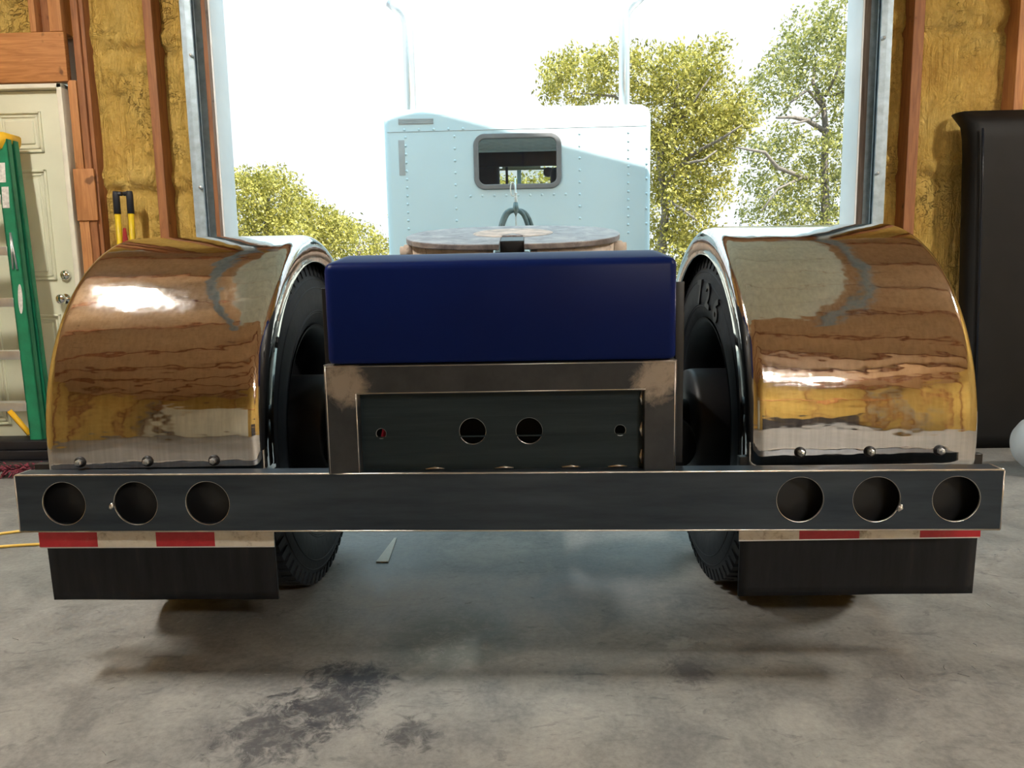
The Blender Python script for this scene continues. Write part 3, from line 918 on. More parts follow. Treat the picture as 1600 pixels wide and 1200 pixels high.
# --- dual wheels
WCY, WCZ, TR = 2.53, 0.552, 0.552
def tire(cx, name='dual_tire'):
    W = 0.88
    b = MB()
    half = [(W*a_, r_) for a_, r_ in ((0.105, 0.340), (0.118, 0.348), (0.128, 0.37), (0.137, 0.405), (0.138, 0.44), (0.133, 0.477), (0.126, 0.503), (0.124, 0.508), (0.119, 0.528), (0.108, 0.541))]
    prof = [(-a, r) for a, r in half]+[(-0.06, 0.543), (0, 0.544), (0.06, 0.543)]+[(a, r) for a, r in reversed(half)]
    b.lathe(prof, (cx, WCY, WCZ), 'x', 96)
    for r in (0.385, 0.392, 0.500, 0.470):
        for s in (-1, 1):
            aa = 0.0
            for (p0, p1) in zip(half, half[1:]):
                if p0[1] <= r <= p1[1]:
                    aa = p0[0]+(p1[0]-p0[0])*(r-p0[1])/(p1[1]-p0[1])
            b.lathe([(s*(aa-0.001), r-0.003), (s*(aa+0.0025), r), (s*(aa-0.001), r+0.003)], (cx, WCY, WCZ), 'x', 96)
    t = b.build(name, 'tire_rubber', truck)
    b = MB()
    n = 72
    for k in range(n):
        a0, a1 = 2*PI*k/n, 2*PI*(k+0.58)/n
        for s in (-1, 1):
            vs_ = []
            for (xx, r) in ((0.127*W, 0.512), (0.118*W, 0.550), (0.066, TR), (0.066, 0.53)):
                for a in (a0, a1):
                    vs_.append(b.bm.verts.new((cx+s*xx, WCY+r*math.cos(a), WCZ+r*math.sin(a))))
            for q in ((0, 1, 3, 2), (2, 3, 5, 4), (0, 2, 4, 6), (1, 7, 5, 3)):
                b.bm.faces.new([vs_[i] for i in q])
    b.lathe([(-0.07, 0.53), (-0.068, TR), (-0.02, TR), (-0.018, 0.54), (-0.010, 0.54), (-0.008, TR), (0.008, TR), (0.010, 0.54), (0.018, 0.54), (0.02, TR), (0.068, TR), (0.07, 0.53)], (cx, WCY, WCZ), 'x', 72, smooth=False)
    b.build('tread', 'tire_rubber', t)
    b = MB()
    b.lathe([(-0.108, 0.346), (-0.105, 0.336), (-0.09, 0.328), (-0.05, 0.305), (0.05, 0.305), (0.09, 0.328), (0.105, 0.336), (0.108, 0.346)], (cx, WCY, WCZ), 'x', 64)
    side = -1 if cx < TX else 1
    b.lathe([(side*0.03, 0.305), (side*0.05, 0.22), (side*0.06, 0.14), (side*0.06, 0.0)], (cx, WCY, WCZ), 'x', 64)
    b.build('rim', 'wheel_black', t)
    return t
tl = tire(-0.838); tire(-1.125); tR = tire(0.716); tire(1.003)
# raised figures on the right inner sidewall, read from the truck's middle
for ch, phi in (('7', rad(-1)), ('2', rad(14)), ('6', rad(29))):
    cu = bpy.data.curves.new('figure', 'FONT'); cu.body = ch; cu.size = 0.110; cu.align_x = 'CENTER'; cu.align_y = 'CENTER'; cu.extrude = 0.0035; cu.offset = 0.0035
    o = bpy.data.objects.new('figure', cu); COL.objects.link(o)
    me = bpy.data.meshes.new_from_object(o.evaluated_get(bpy.context.evaluated_depsgraph_get()))
    bpy.data.objects.remove(o); bpy.data.curves.remove(cu)
    r = 0.428
    upv = Vector((0, -math.sin(phi), math.cos(phi))); rv = Vector((0, -math.cos(phi), -math.sin(phi))); nv = Vector((-1, 0, 0))
    pos = Vector((0.716-0.1385*0.88, WCY, WCZ))+upv*r
    off = origin_of(tR)
    for v in me.vertices:
        v.co = pos+rv*v.co.x+upv*v.co.y+nv*v.co.z-off
    me.materials.append(MATS['tire_lettering'])
    o = bpy.data.objects.new('sidewall_figure', me); COL.objects.link(o); o.parent = tR
# axle, drums, springs
b = MB(); b.tube([(-1.0, WCY, WCZ), (0.88, WCY, WCZ)], 0.065, 20); b.lathe([(-0.16, 0.0), (-0.14, 0.09), (-0.06, 0.17), (0.06, 0.17), (0.14, 0.09), (0.16, 0.0)], (TX, WCY, WCZ), 'x', 28)
b.build('axle', 'frame_black', truck)
for x0, x1 in ((-0.86, -0.67), (0.55, 0.74)):
    b = MB(); b.lathe([(x0, 0.0), (x0, 0.165), (x0+0.02, 0.17), (x1-0.02, 0.17), (x1, 0.165), (x1, 0.0)], (0, WCY, WCZ), 'x', 40); b.build('brake_drum', 'wheel_black', truck)
for s, x in ((-1, -0.57), (1, 0.45)):
    b = MB(); b.lathe([(-0.09, 0.0), (-0.09, 0.07), (-0.02, 0.085), (0.02, 0.085), (0.10, 0.07), (0.10, 0.0)], (x, WCY-0.20, WCZ-0.04), 'y', 24); b.build('brake_chamber', 'frame_black', truck)
    b = MB()
    for k in range(6):
        b.lathe([(k*0.035, 0.10), (k*0.035+0.0175, 0.118), (k*0.035+0.035, 0.10)], (x+s*-0.08, WCY+0.25, 0.35), 'z', 24)
    b.build('air_spring', 'tire_rubber', truck)

# --- fifth wheel, tilted down to the rear
fw_c = Vector((TX+0.005, 3.42, 1.235)); tlt = math.atan2(0.143, 0.85)
FWM = Matrix.Translation(fw_c) @ Matrix.Rotation(tlt, 4, 'X')
def fw_outline():
    rx, ry = 0.478, 0.40
    pts = []
    n = 72
    for k in range(n+1):
        a = -PI/2+rad(5)+(2*PI-rad(10))*k/n
        x = rx*math.copysign(abs(math.cos(a))**0.8, math.cos(a)); y = ry*math.copysign(abs(math.sin(a))**0.9, math.sin(a))
        pts.append((x, y))
    slot = [(-0.055, -0.40), (-0.055, -0.1)]+[(0.055*math.cos(PI-PI*k/12), -0.1+0.055*math.sin(PI-PI*k/12)) for k in range(1, 12)]+[(0.055, -0.1), (0.055, -0.40)]
    pts = [p for p in pts if not (abs(p[0]) < 0.06 and p[1] < 0)]
    return pts+slot
b = MB(); b.plate(fw_outline(), [], 0, 0.024, 0, 0, 0.004)
b.move(Matrix.Rotation(PI/2, 4, 'X') @ Matrix.Scale(-1, 4, (0, 1, 0)) if False else Matrix(((1, 0, 0, 0), (0, 0, 1, 0), (0, -1, 0, 0.015), (0, 0, 0, 1))))
b.move(FWM)
fw = b.build('fifth_wheel', ['worn_plate', 'dusty_casting'], truck, label='worn steel fifth wheel coupling plate')
b = MB(); pts = []
for k in range(41):
    a = -PI/2+0.45+(2*PI-0.9)*k/40
    pts.append((0.165*math.cos(a), 0.05+0.165*math.sin(a)))
b.lathe([(0.0155, 0.0), (0.017, 0.10), (0.0175, 0.160), (0.020, 0.172), (0.016, 0.184)], (0, 0.03, 0), 'z', 48)
for f in list(b.bm.faces):
    c = f.calc_center_median()
    if abs(c.x) < 0.057 and c.y < -0.03:
        b.bm.faces.remove(f)
b.move(FWM); b.build('throat_ring', 'rusty_disc', fw, recalc=True, label='rust-brown ring round the coupling throat')
for sg in (-1, 1):
    b = MB(); r0 = []; r1 = []
    for k in range(21):
        a = rad(4)+(PI/2-rad(13))*k/20
        x = 0.462*math.cos(a)**0.8*sg; y = -0.385*math.sin(a)
        lump = 0.006*noise.noise(Vector((x*20, 1, 2)))
        r0.append(b.bm.verts.new((x, y, -0.012))); r1.append(b.bm.verts.new((x*0.99+lump, y*0.97+lump, -0.12)))
    for k in range(20):
        f = b.bm.faces.new((r0[k], r0[k+1], r1[k+1], r1[k])); f.smooth = True
    b.move(FWM)
    sk = b.build('plate_skirt', 'dusty_casting', fw, label='dusty tan casting under the plate'); md = sk.modifiers.new('t', 'SOLIDIFY'); md.thickness = 0.015
for s in (-1, 1):
    b = MB(); b.lathe([(0.0, 0.02), (0.0, 0.03), (0.035, 0.03), (0.04, 0.022), (0.055, 0.022), (0.058, 0.0)], (0, 0, 0), 'x', 16)
    b.move(Matrix.Translation((fw_c.x+s*0.452, 3.36, 1.178)) @ Matrix.Rotation(0 if s > 0 else PI, 4, 'Z')); b.build('pivot_pin', 'dusty_casting', fw)
    b = MB(); b.box(fw_c.x+s*0.36-0.05, fw_c.x+s*0.36+0.05, 3.25, 3.5, 0.83, 1.16, 0.02); b.build('mount_bracket', 'dusty_casting', fw)
    b = MB(); b.prism([(0.078*s, -0.02), (0.20*s, -0.02), (0.16*s, -0.10), (0.078*s, -0.10)], -0.36, -0.30); b.move(FWM); b.build('throat_cheek', 'dusty_casting', fw)
b = MB(); b.box(-0.052, 0.052, -0.26, -0.10, -0.10, 0.012, 0.006); b.box(-0.075, 0.075, -0.34, -0.24, -0.12, -0.035, 0.008); b.move(FWM); b.build('lock_jaw', 'frame_black', fw, label='black greasy lock jaw')

# --- sleeper cab
SY0, SY1 = 6.20, 7.60
sx0, sx1, sz0, sz1 = -1.140, 1.036, 0.95, 2.452
wx0, wx1, wz0, wz1 = -0.402, 0.300, 1.804, 2.232
sl = None
b = MB()
def ring(ins, y):
    return [b.bm.verts.new((x, y, z)) for x, z in rrect(sx0+ins, sx1-ins, sz0, sz1-ins, [0.02, 0.02, 0.10-ins*0.5, 0.10-ins*0.5], 8)]
rs = []
for k in range(7):
    a = k/6*PI/2
    rs.append(ring(0.05*(1-math.sin(a)), SY0+0.05*(1-math.cos(a))))
rs.append(ring(0, SY1))
for A, B in zip(rs, rs[1:]):
    n = len(A)
    for k in range(n):
        if B is rs[-1] and abs(A[k].co.x-A[(k+1) % n].co.x) < 1e-6 and abs(A[k].co.z-A[(k+1) % n].co.z) > 0.5:
            continue                      # the two sides get openings below, added to let light inside
        f = b.bm.faces.new((A[k], A[(k+1) % n], B[(k+1) % n], B[k])); f.smooth = True
b.plate(rrect(sx0+0.05, sx1-0.05, sz0, sz1-0.05, [0.02, 0.02, 0.075, 0.075], 8), [rrect(wx0+0.02, wx1-0.02, wz0+0.02, wz1-0.02, 0.07, 8)], SY0, 0.02, 0, 0, 0.0005)
for xs_ in (sx0, sx1):
    q = MB(); q.plate([(0.05, sz0+0.02), (SY1-SY0, sz0+0.02), (SY1-SY0, sz1-0.10), (0.05, sz1-0.10)], [rrect(0.40, 1.15, 1.65, 2.25, 0.08, 6)], 0, 0.02, 0, 0, 0.0005)
    q.move(Matrix.Translation((xs_+(0.02 if xs_ < 0 else 0.0), SY0, 0)) @ Matrix.Rotation(PI/2, 4, 'Z'))
    b._add(q.bm, 0, False)
sl = b.build('sleeper_body', 'white_paint', truck, label='white riveted sleeper box')
b = MB(); b.plate(rrect(wx0, wx1, wz0, wz1, 0.085, 8), [rrect(wx0+0.026, wx1-0.026, wz0+0.026, wz1-0.026, 0.062, 8)], SY0-0.018, 0.036, 0, 0, 0.008)
wf = b.build('rear_window', 'window_rubber', sl, label='rounded rear window in a grey rubber seal')
b = MB(); b.plate(rrect(wx0+0.02, wx1-0.02, wz0+0.02, wz1-0.02, 0.065, 8), [], SY0+0.006, 0.004, 0, 0, 0.0005); b.build('pane', 'glass', truck, label='clear window pane')
bpy.data.objects[-1] if False else None
b = MB(); b.tube([(sx0+0.03, SY0-0.001, 2.268), (-0.25, SY0-0.001, 2.272), (1.0, SY0-0.001, 2.276)], 0.0025, 6); b.build('panel_seam', 'grey_louver', sl)
b = MB()
for z in (2.337, 2.350, 2.363): b.box(-1.015, -0.730, SY0-0.006, SY0+0.004, z-0.005, z+0.005, 0.001)
b.box(-1.015, -0.73, SY0-0.002, SY0+0.004, 2.325, 2.372)
b.build('vent_louver', 'grey_louver', sl, label='grey slotted vent')
b = MB(); b.box(-1.022, -0.972, SY0-0.003, SY0+0.004, 1.925, 2.205, 0.002); b.build('grey_strip', 'grey_louver', sl)
b = MB(); b.lathe([(0.002, 0.0125), (-0.003, 0.010), (-0.007, 0.005), (-0.008, 0.0)], (-0.962, SY0, 2.225), 'y', 10)
rv0 = b.build('rivet', 'white_paint', sl)
riv = []
for x in (-0.962, -0.562, 0.455, 0.852):
    z = 2.225
    while z > 1.40:
        riv.append((x, z)); z -= 0.0665 if abs(x) > 0.8 else 0.096
for x in [-0.44+0.0975*k for k in range(9)]: riv.append((x, 1.748))
for x in [-0.97+0.12*k for k in range(7)]: riv.append((x, 2.285))
for k in range(6): riv.append((1.0, 2.1-k*0.12))
for x, z in riv[1:]:
    if (x > wx0-0.02 and x < wx1+0.02 and z > wz0-0.02): continue
    dup(rv0, sl, (x+0.962, 0, z-2.225))
# inside the sleeper and cab
b = MB(); b.box(sx0+0.05, sx1-0.05, SY0+0.08, 7.54, 2.365, 2.385, 0, rot=Matrix.Rotation(math.atan2(-0.05, 1.3), 3, 'X')); b.box(sx0+0.05, sx1-0.05, 7.53, 7.55, 2.325, 2.37, 0.005); b.build('headliner', 'quilted_vinyl', truck, label='grey quilted headliner')
b = MB(); b.box(sx0+0.05, sx1-0.05, 7.555, 7.6, 2.19, 2.33, 0.01); b.box(sx0+0.05, -0.50, 7.52, 7.6, 1.2, 2.24, 0.01); b.box(0.42, sx1-0.05, 7.52, 7.6, 1.2, 2.24, 0.01)
b.build('bunk_curtain', 'navy_vinyl', truck, label='dark navy curtain and valance')
for x, zt in ((-0.53, 2.33), (0.55, 2.25)):
    b = MB(); b.box(x-0.27, x+0.27, 8.0, 8.18, 1.3, zt, 0.08, 0, 4); b.box(x-0.27, x+0.27, 8.05, 8.6, 1.2, 1.4, 0.05, 0, 3); b.build('seat', 'navy_vinyl', truck)
b = MB()                                       # cab shell with a two-piece windshield
b.box(-1.02, 0.90, SY1, 9.3, 2.50, 2.56, 0.03, 0, 3)
b.box(-1.02, -0.97, SY1, 9.2, 0.95, 1.9, 0.01); b.box(0.85, 0.90, SY1, 9.2, 0.95, 1.9, 0.01)
b.box(-1.02, 0.90, 9.2, 9.26, 0.95, 1.95, 0.01)
for x in (-1.0, -0.085, 0.86): b.box(x, x+0.05, 9.2, 9.26, 1.9, 2.52, 0.005)
for x in (-1.02, 0.85): b.box(x, x+0.05, 8.4, 8.5, 1.9, 2.52, 0.005); b.box(x, x+0.05, SY1, SY1+0.3, 1.9, 2.52, 0.005)
b.build('cab', 'white_paint', truck, label='white cab ahead of the sleeper')
b = MB(); b.box(-0.98, 0.86, 9.21, 9.22, 1.95, 2.5); b.build('windshield', 'glass', truck)
b = MB(); b.box(-0.95, 0.83, 9.10, 9.14, 2.385, 2.405, 0.002); b.box(-0.26, 0.20, 9.08, 9.12, 2.40, 2.445, 0.004)
b.build('sun_visor', 'dash_trim', truck)
for x in (-0.38, 0.29):
    b = MB(); b.lathe([(0.0, 0.0), (0.0, 0.05), (0.04, 0.06), (0.05, 0.0)], (x, 9.06, 2.35), 'y', 20); b.tube([(x+0.05, 9.1, 2.39), (x+0.05, 9.1, 2.17)], 0.012, 8); b.build('cab_fan', 'navy_vinyl', truck)
b = MB(); b.box(-0.22, -0.19, 9.0, 9.03, 1.9, 2.5); b.build('grab_pole', 'navy_vinyl', truck)
# exhaust stacks
for s, x in ((-1, -1.140), (1, 1.020)):
    zt = 3.60
    path = [(x, 7.75, 0.9), (x, 7.75, zt)]
    for k in range(1, 7):
        a = k/6*rad(50)
        path.append((x+s*0.20*(1-math.cos(a)), 7.75, zt+0.20*math.sin(a)))
    path.append((path[-1][0]+s*0.10, 7.75, path[-1][2]+0.084))
    b = MB(); b.tube(path, 0.055, 24, cap=False); st = b.build('exhaust_stack', 'stack_steel', truck, label='tall polished exhaust stack'); md = st.modifiers.new('t', 'SOLIDIFY'); md.thickness = 0.004
# air lines hung from a tender spring
pole_x, pole_y = -0.065, 5.60
b = MB(); b.tube([(pole_x, pole_y, 0.9), (pole_x, pole_y, 1.80)], 0.006, 8); b.build('hose_pole', 'spring_steel', truck)
b = MB(); hk = [(pole_x+0.028*math.cos(a)*0.6-0.02, pole_y-0.01, 1.72+0.05*math.sin(a)) for a in [2*PI*k/20 for k in range(20)]]
b.tube(hk, 0.005, 8, closed=True)
for k in range(8):
    b.lathe([(0, 0.012), (0.006, 0.016), (0.012, 0.012)], (pole_x, pole_y-0.01, 1.60+k*0.012), 'z', 12)
b.build('hose_hook', 'spring_steel', truck, label='pale steel hook and clip')
for dx, dy, mt in ((-0.012, -0.02, 'hose_rubber'), (0.010, 0.01, 'hose_rubber'), (0.0, 0.04, 'hose_rubber')):
    wdt = 0.115+abs(dx)*2+dy*0.5
    pts = []
    for k in range(25):
        a = PI*k/24
        pts.append((pole_x+dx-wdt*1.05*math.cos(a), pole_y+dy+0.25*(k/24-0.5), 1.40+0.17*math.sin(a)**0.8-(0.25*abs(math.cos(a))**4)))
    b = MB(); b.tube(pts, 0.0165, 10); b.build('air_hose', mt, truck)
b = MB(); b.tube([(pole_x-0.005, pole_y-0.02, 1.62), (pole_x-0.012, pole_y-0.03, 1.57), (pole_x, pole_y-0.03, 1.53), (pole_x+0.012, pole_y-0.03, 1.57), (pole_x+0.005, pole_y-0.02, 1.62)], 0.012, 10); b.build('hose_strap', 'hose_rubber', truck)
# re-parent the pane under its window frame (thing > part > sub-part is full, so it stays a part of the truck)

# ------------------------------------------------------------------ things by the front wall
# step ladder, folded, standing on the bars
LY = 4.20
LX = at(70, 685, LY).x-0.038
LT = at(13, 235, LY+0.12).x-0.030
ld = empty('step_ladder', (LX-0.25, LY, 0.17), 'green fibreglass step ladder with yellow cap, leaning against the cream door', 'ladder')
def rail(xb, xt, y, name='rail'):
    b = MB()
    def P(x, yy, z): return (x, yy, z)
    for (o0, o1, q0, q1) in ((-0.038, 0.038, -0.016, -0.008), (-0.038, -0.030, -0.016, 0.022), (0.030, 0.038, -0.016, 0.022)):
        vs_ = []
        for z, xc, dy in ((0.17, xb, 0.0), (1.90, xt, 0.12)):
            vs_ += [b.bm.verts.new((xc+o0, y+q0+dy, z)), b.bm.verts.new((xc+o1, y+q0+dy, z)), b.bm.verts.new((xc+o1, y+q1+dy, z)), b.bm.verts.new((xc+o0, y+q1+dy, z))]
        for q in ((0, 1, 2, 3), (7, 6, 5, 4), (0, 4, 5, 1), (1, 5, 6, 2), (2, 6, 7, 3), (3, 7, 4, 0)):
            b.bm.faces.new([vs_[i] for i in q])
    return b.build(name, 'ladder_green', ld)
r1 = rail(LX, LT, LY); rail(LX-0.56, LT-0.40, LY); rail(LX+0.010, LT, LY+0.06, 'rear_rail'); rail(LX-0.56, LT-0.40, LY+0.06, 'rear_rail')
def lx(z): return LX+(LT-LX)*(z-0.17)/1.73
for z in (0.372, 0.675, 0.98, 1.275, 1.57):
    dy = 0.12*(z-0.17)/1.73
    b = MB(); xr = lx(z)-0.036; xl = LX-0.535+0.13*(z-0.17)/1.73; b.box(xl, xr, LY-0.012+dy, LY+0.07+dy, z-0.012, z+0.016, 0.003); b.box(xl, xr, LY-0.02+dy, LY-0.012+dy, z-0.034, z+0.016, 0.002); b.build('step', 'aluminium', ld)
b = MB(); b.prism([(LT-0.42, 1.84), (LT+0.005, 1.84), (LT+0.035, 1.895), (LT+0.035, 1.935), (LT-0.45, 1.935), (LT-0.45, 1.89)], LY+0.085, LY+0.24, 0, 0.006); b.build('top_cap', 'ladder_yellow', ld, label='yellow plastic top cap')
for xa, xb in ((LX-0.045, LX-0.15), (LX-0.5, LX-0.42)):
    b = MB(); b.tube([(xa, LY-0.005, 0.20), (xb, LY-0.005, 0.34)], 0.018, 4); b.build('foot_brace', 'ladder_yellow', ld, label='yellow foot brace')
def on_rail(z): return LY-0.017+0.12*(z-0.17)/1.73
def sticker(x, z, hw, hh, oval=False):
    b = MB(); b.plate(circ(x, z, hw, 24, hh) if oval else [(x-hw, z-hh), (x+hw, z-hh), (x+hw, z+hh), (x-hw, z+hh)], [], 0, 0.002, 0, 0, 0.0004)
    b.move(Matrix.Translation((0, on_rail(z)-0.0015, z)) @ Matrix.Rotation(-math.atan2(0.12, 1.73), 4, 'X') @ Matrix.Translation((0, 0, -z)))
    b.build('sticker', 'sticker', ld, label='pale label sticker')
sticker(lx(1.71)-0.012, 1.71, 0.020, 0.055); sticker(lx(1.57)-0.008, 1.57, 0.020, 0.06); sticker(lx(0.99)+0.006, 0.99, 0.013, 0.085, True)
b = MB()
for dx in (-0.012, 0.012): b.tube([(lx(1.37)-0.004, on_rail(1.37)-0.004, 1.37), (lx(1.16)+dx, on_rail(1.16)-0.006, 1.16)], 0.006, 6)
b.build('spreader', 'zinc', ld, label='grey folded spreader bars')

# black steel bars on the floor under the ladder
for i, (y0, y1, z0, z1, xr, lab) in enumerate(((4.10, 4.34, 0.0, 0.06, -2.30, 'black steel bar at the bottom of the stack under the ladder'),
                                              (4.13, 4.33, 0.061, 0.115, -2.36, 'black steel bar in the middle of the stack under the ladder'),
                                              (4.15, 4.32, 0.116, 0.169, -2.42, 'black steel bar topmost of the stack, under the ladder feet'))):
    b = MB(); b.box(-3.9, xr, y0, y1, z0, z1, 0.006)
    tag(b.build('steel_bar', 'black_bar'), lab, 'steel bar', 'black bars under the ladder')
# push broom
br = empty('push_broom', (-2.85, 4.0, 0), 'dark red bristled push broom head lying on the floor left of the fender', 'broom')
b = MB(); b.box(-2.99, -2.45, 3.97, 4.03, 0.035, 0.075, 0.008)
b.build('broom_head', 'broom_block', br)
b = MB()
for k in range(260):
    x = random.uniform(-2.985, -2.455); y = random.uniform(3.965, 4.03); dy = random.uniform(-0.03, 0.01); dz = random.uniform(0.0, 0.085)
    b.tube([(x, y, 0.045), (x+random.uniform(-0.012, 0.012), y-0.025+dy, dz)], [0.006, 0.004], 4)
b.build('bristles', 'broom_red', br, label='dark red bristles')
b = MB(); b.tube([(-2.70, 4.02, 0.06), (-1.6, 3.7, 0.03)], 0.013, 10); b.build('broom_handle', 'lumber_tan', br)
# yellow cord
pts = []
for q in ((-2.5, 2.85), (-2.26, 2.985), (-2.14, 3.03), (-2.05, 3.01), (-1.9, 2.93), (-1.75, 2.90), (-1.68, 2.86), (-1.78, 2.83), (-1.96, 2.85), (-2.14, 2.826), (-2.4, 2.75), (-2.7, 2.72)):
    pts.append(Vector((q[0], q[1], 0.007)))
sm = []
for i in range(len(pts)-1):
    p0, p1, p2, p3 = pts[max(i-1, 0)], pts[i], pts[i+1], pts[min(i+2, len(pts)-1)]
    for k in range(6):
        t = k/6
        sm.append(0.5*((2*p1)+(p2-p0)*t+(2*p0-5*p1+4*p2-p3)*t*t+(3*p1-p0-3*p2+p3)*t**3))
b = MB(); b.tube(sm, 0.006, 8); tag(b.build('extension_cord', 'cord_yellow'), 'thin yellow cord looped on the floor beside the left mud flap', 'cord')
# pale strip on the floor
b = MB(); b.prism([(-0.005, 0), (0.005, 0), (0.028, 0.26), (-0.018, 0.26)], 0, 0.004)
b.move(Matrix.Translation((-0.548, 2.885, 0.001)) @ Matrix.Rotation(rad(-2), 4, 'Z') @ Matrix(((1, 0, 0, 0), (0, 0, -1, 0), (0, 1, 0, 0), (0, 0, 0, 1))))
tag(b.build('tapered_strip', 'pale_strip'), 'pale tapered strip lying on the concrete under the truck, right of the left tire', 'strip')
# bolt cutters leaning on the foam
bc = empty('bolt_cutters', (-2.412, 4.42, 0.70), 'bolt cutters with yellow handles and black grips leaning on the foam wall', 'bolt cutters')
for s in (-1, 1):
    xh = -2.41+s*0.041
    b = MB(); b.tube([(xh, 4.485, 1.50), (xh-s*0.002, 4.48, 1.30), (-2.41+s*0.030, 4.475, 1.05)], 0.0165, 14); b.build('handle', 'tool_yellow', bc, label='yellow handle')
    b = MB(); b.tube([(xh, 4.485, 1.485), (xh, 4.487, 1.60), (xh, 4.487, 1.618)], [0.020, 0.0195, 0.017], 14); b.tube([(xh, 4.487, 1.605), (xh-s*0.036, 4.487, 1.603)], 0.013, 10); b.build('grip', 'tool_grip', bc, label='black rubber grip')
b = MB(); b.prism([(-2.435, 0.95), (-2.385, 0.95), (-2.37, 1.06), (-2.40, 1.40), (-2.415, 1.40), (-2.45, 1.06)], 4.462, 4.475, 0, 0.002); b.build('toggle', 'tool_red', bc, label='dark red centre plate')
b = MB(); b.prism([(-2.45, 0.95), (-2.37, 0.95), (-2.385, 0.70), (-2.408, 0.702), (-2.41, 0.82), (-2.412, 0.702), (-2.435, 0.70)], 4.455, 4.48, 0, 0.003); b.build('jaw', 'black_bar', bc)
# tall black mat leaning on the right wall
mt = empty('rubber_mat', (3.0, 4.42, 0), 'tall black sheet with curled edge standing against the yellow foam on the right', 'mat')
b = MB()
sec = [(2.50, 0.13), (2.487, 0.10), (2.484, 0.06), (2.492, 0.025), (2.512, 0.006), (2.54, 0.0)]+[(2.54+0.1*k, 0.004*math.sin(k)) for k in range(1, 12)]
g = []
for j in range(25):
    z = 1.965*j/24
    top = max(0, (z-1.86)/0.105)
    row = []
    for i, (x, d) in enumerate(sec):
        fl = max(0, (j-21)/3)
        xx = x+0.055*(1-z/1.965) - (0.03*fl*fl if i < 5 else 0)
        row.append(b.bm.verts.new((xx+0.07, 4.36+0.03*z/1.965+d+0.07*top**2, z)))
    g.append(row)
for j in range(24):
    for i in range(len(sec)-1):
        f = b.bm.faces.new((g[j][i], g[j][i+1], g[j+1][i+1], g[j+1][i])); f.smooth = True
o = b.build('sheet', 'black_mat', mt); md = o.modifiers.new('t', 'SOLIDIFY'); md.thickness = 0.012; md.offset = 1
b = MB(); b.tube([(2.66, 4.352, 0.0), (2.615, 4.366, 1.55), (2.60, 4.37, 1.85)], 0.006, 8); b.build('edge_bead', 'mat_edge', mt)
# round grey tank at the right edge
tk = empty('air_tank', (2.95, 3.75, 0), 'rounded pale grey tank on the floor, cut by the right edge of the photo', 'tank')
b = MB(); b.lathe([(0.0, 0.0), (0.006, 0.05), (0.03, 0.10), (0.07, 0.135), (0.13, 0.15), (0.80, 0.15), (0.86, 0.135), (0.90, 0.10), (0.93, 0.0)], (2.505, 3.75, 0.16), 'x', 40); b.build('vessel', 'tank_grey', tk)
for x in (2.68, 3.2):
    b = MB(); b.box(x, x+0.03, 3.67, 3.83, 0.0, 0.04, 0.003); b.build('tank_foot', 'frame_black', tk)
# curled shavings and hair on the concrete
b = MB()
for k in range(130):
    x = random.uniform(-1.6, 1.9); y = random.uniform(1.45, 3.0)
    if random.random() < 0.5:
        x = random.choice((-1.0, 0.9))+random.gauss(0, 0.28); y = 2.0+random.gauss(0, 0.2)
    a = random.uniform(0, 2*PI); L = random.uniform(0.008, 0.03); c = random.uniform(-2, 2)
    pts = []
    for q in range(5):
        aa = a+c*q/4
        pts.append((x, y, 0.0012)); x += L/4*math.cos(aa); y += L/4*math.sin(aa)
    b.tube(pts, 0.0007, 4)
tag(b.build('metal_shavings', 'shaving_steel'), 'fine curled metal shavings scattered over the concrete floor', 'shavings', kind='stuff')

# ------------------------------------------------------------------ behind the camera: stand-ins added for the fender reflections
wbn = empty('workbench', (2.2, -5.7, 0), 'dark stand-in workbench along the back wall, added for the fender reflections', 'workbench')
b = MB(); b.box(0.2, 4.6, -6.1, -5.4, 0.85, 0.92, 0.01); b.build('bench_top', 'bench_dark', wbn)
b = MB(); b.box(0.3, 4.5, -6.05, -5.5, 0.05, 0.85, 0.01); b.build('bench_cabinet', 'tool_chest_paint', wbn)
b = MB(); b.box(-5.0, -2.4, RY0+0.06, RY0+0.11, 0.05, 2.5, 0.01)
for z in (0.6, 1.15, 1.7): b.box(-5.0, -2.4, RY0+0.105, RY0+0.116, z, z+0.02)
structure(b.build('panel_stand_in', 'panel_door'))  # pale panel added as a stand-in for the fenders to mirror

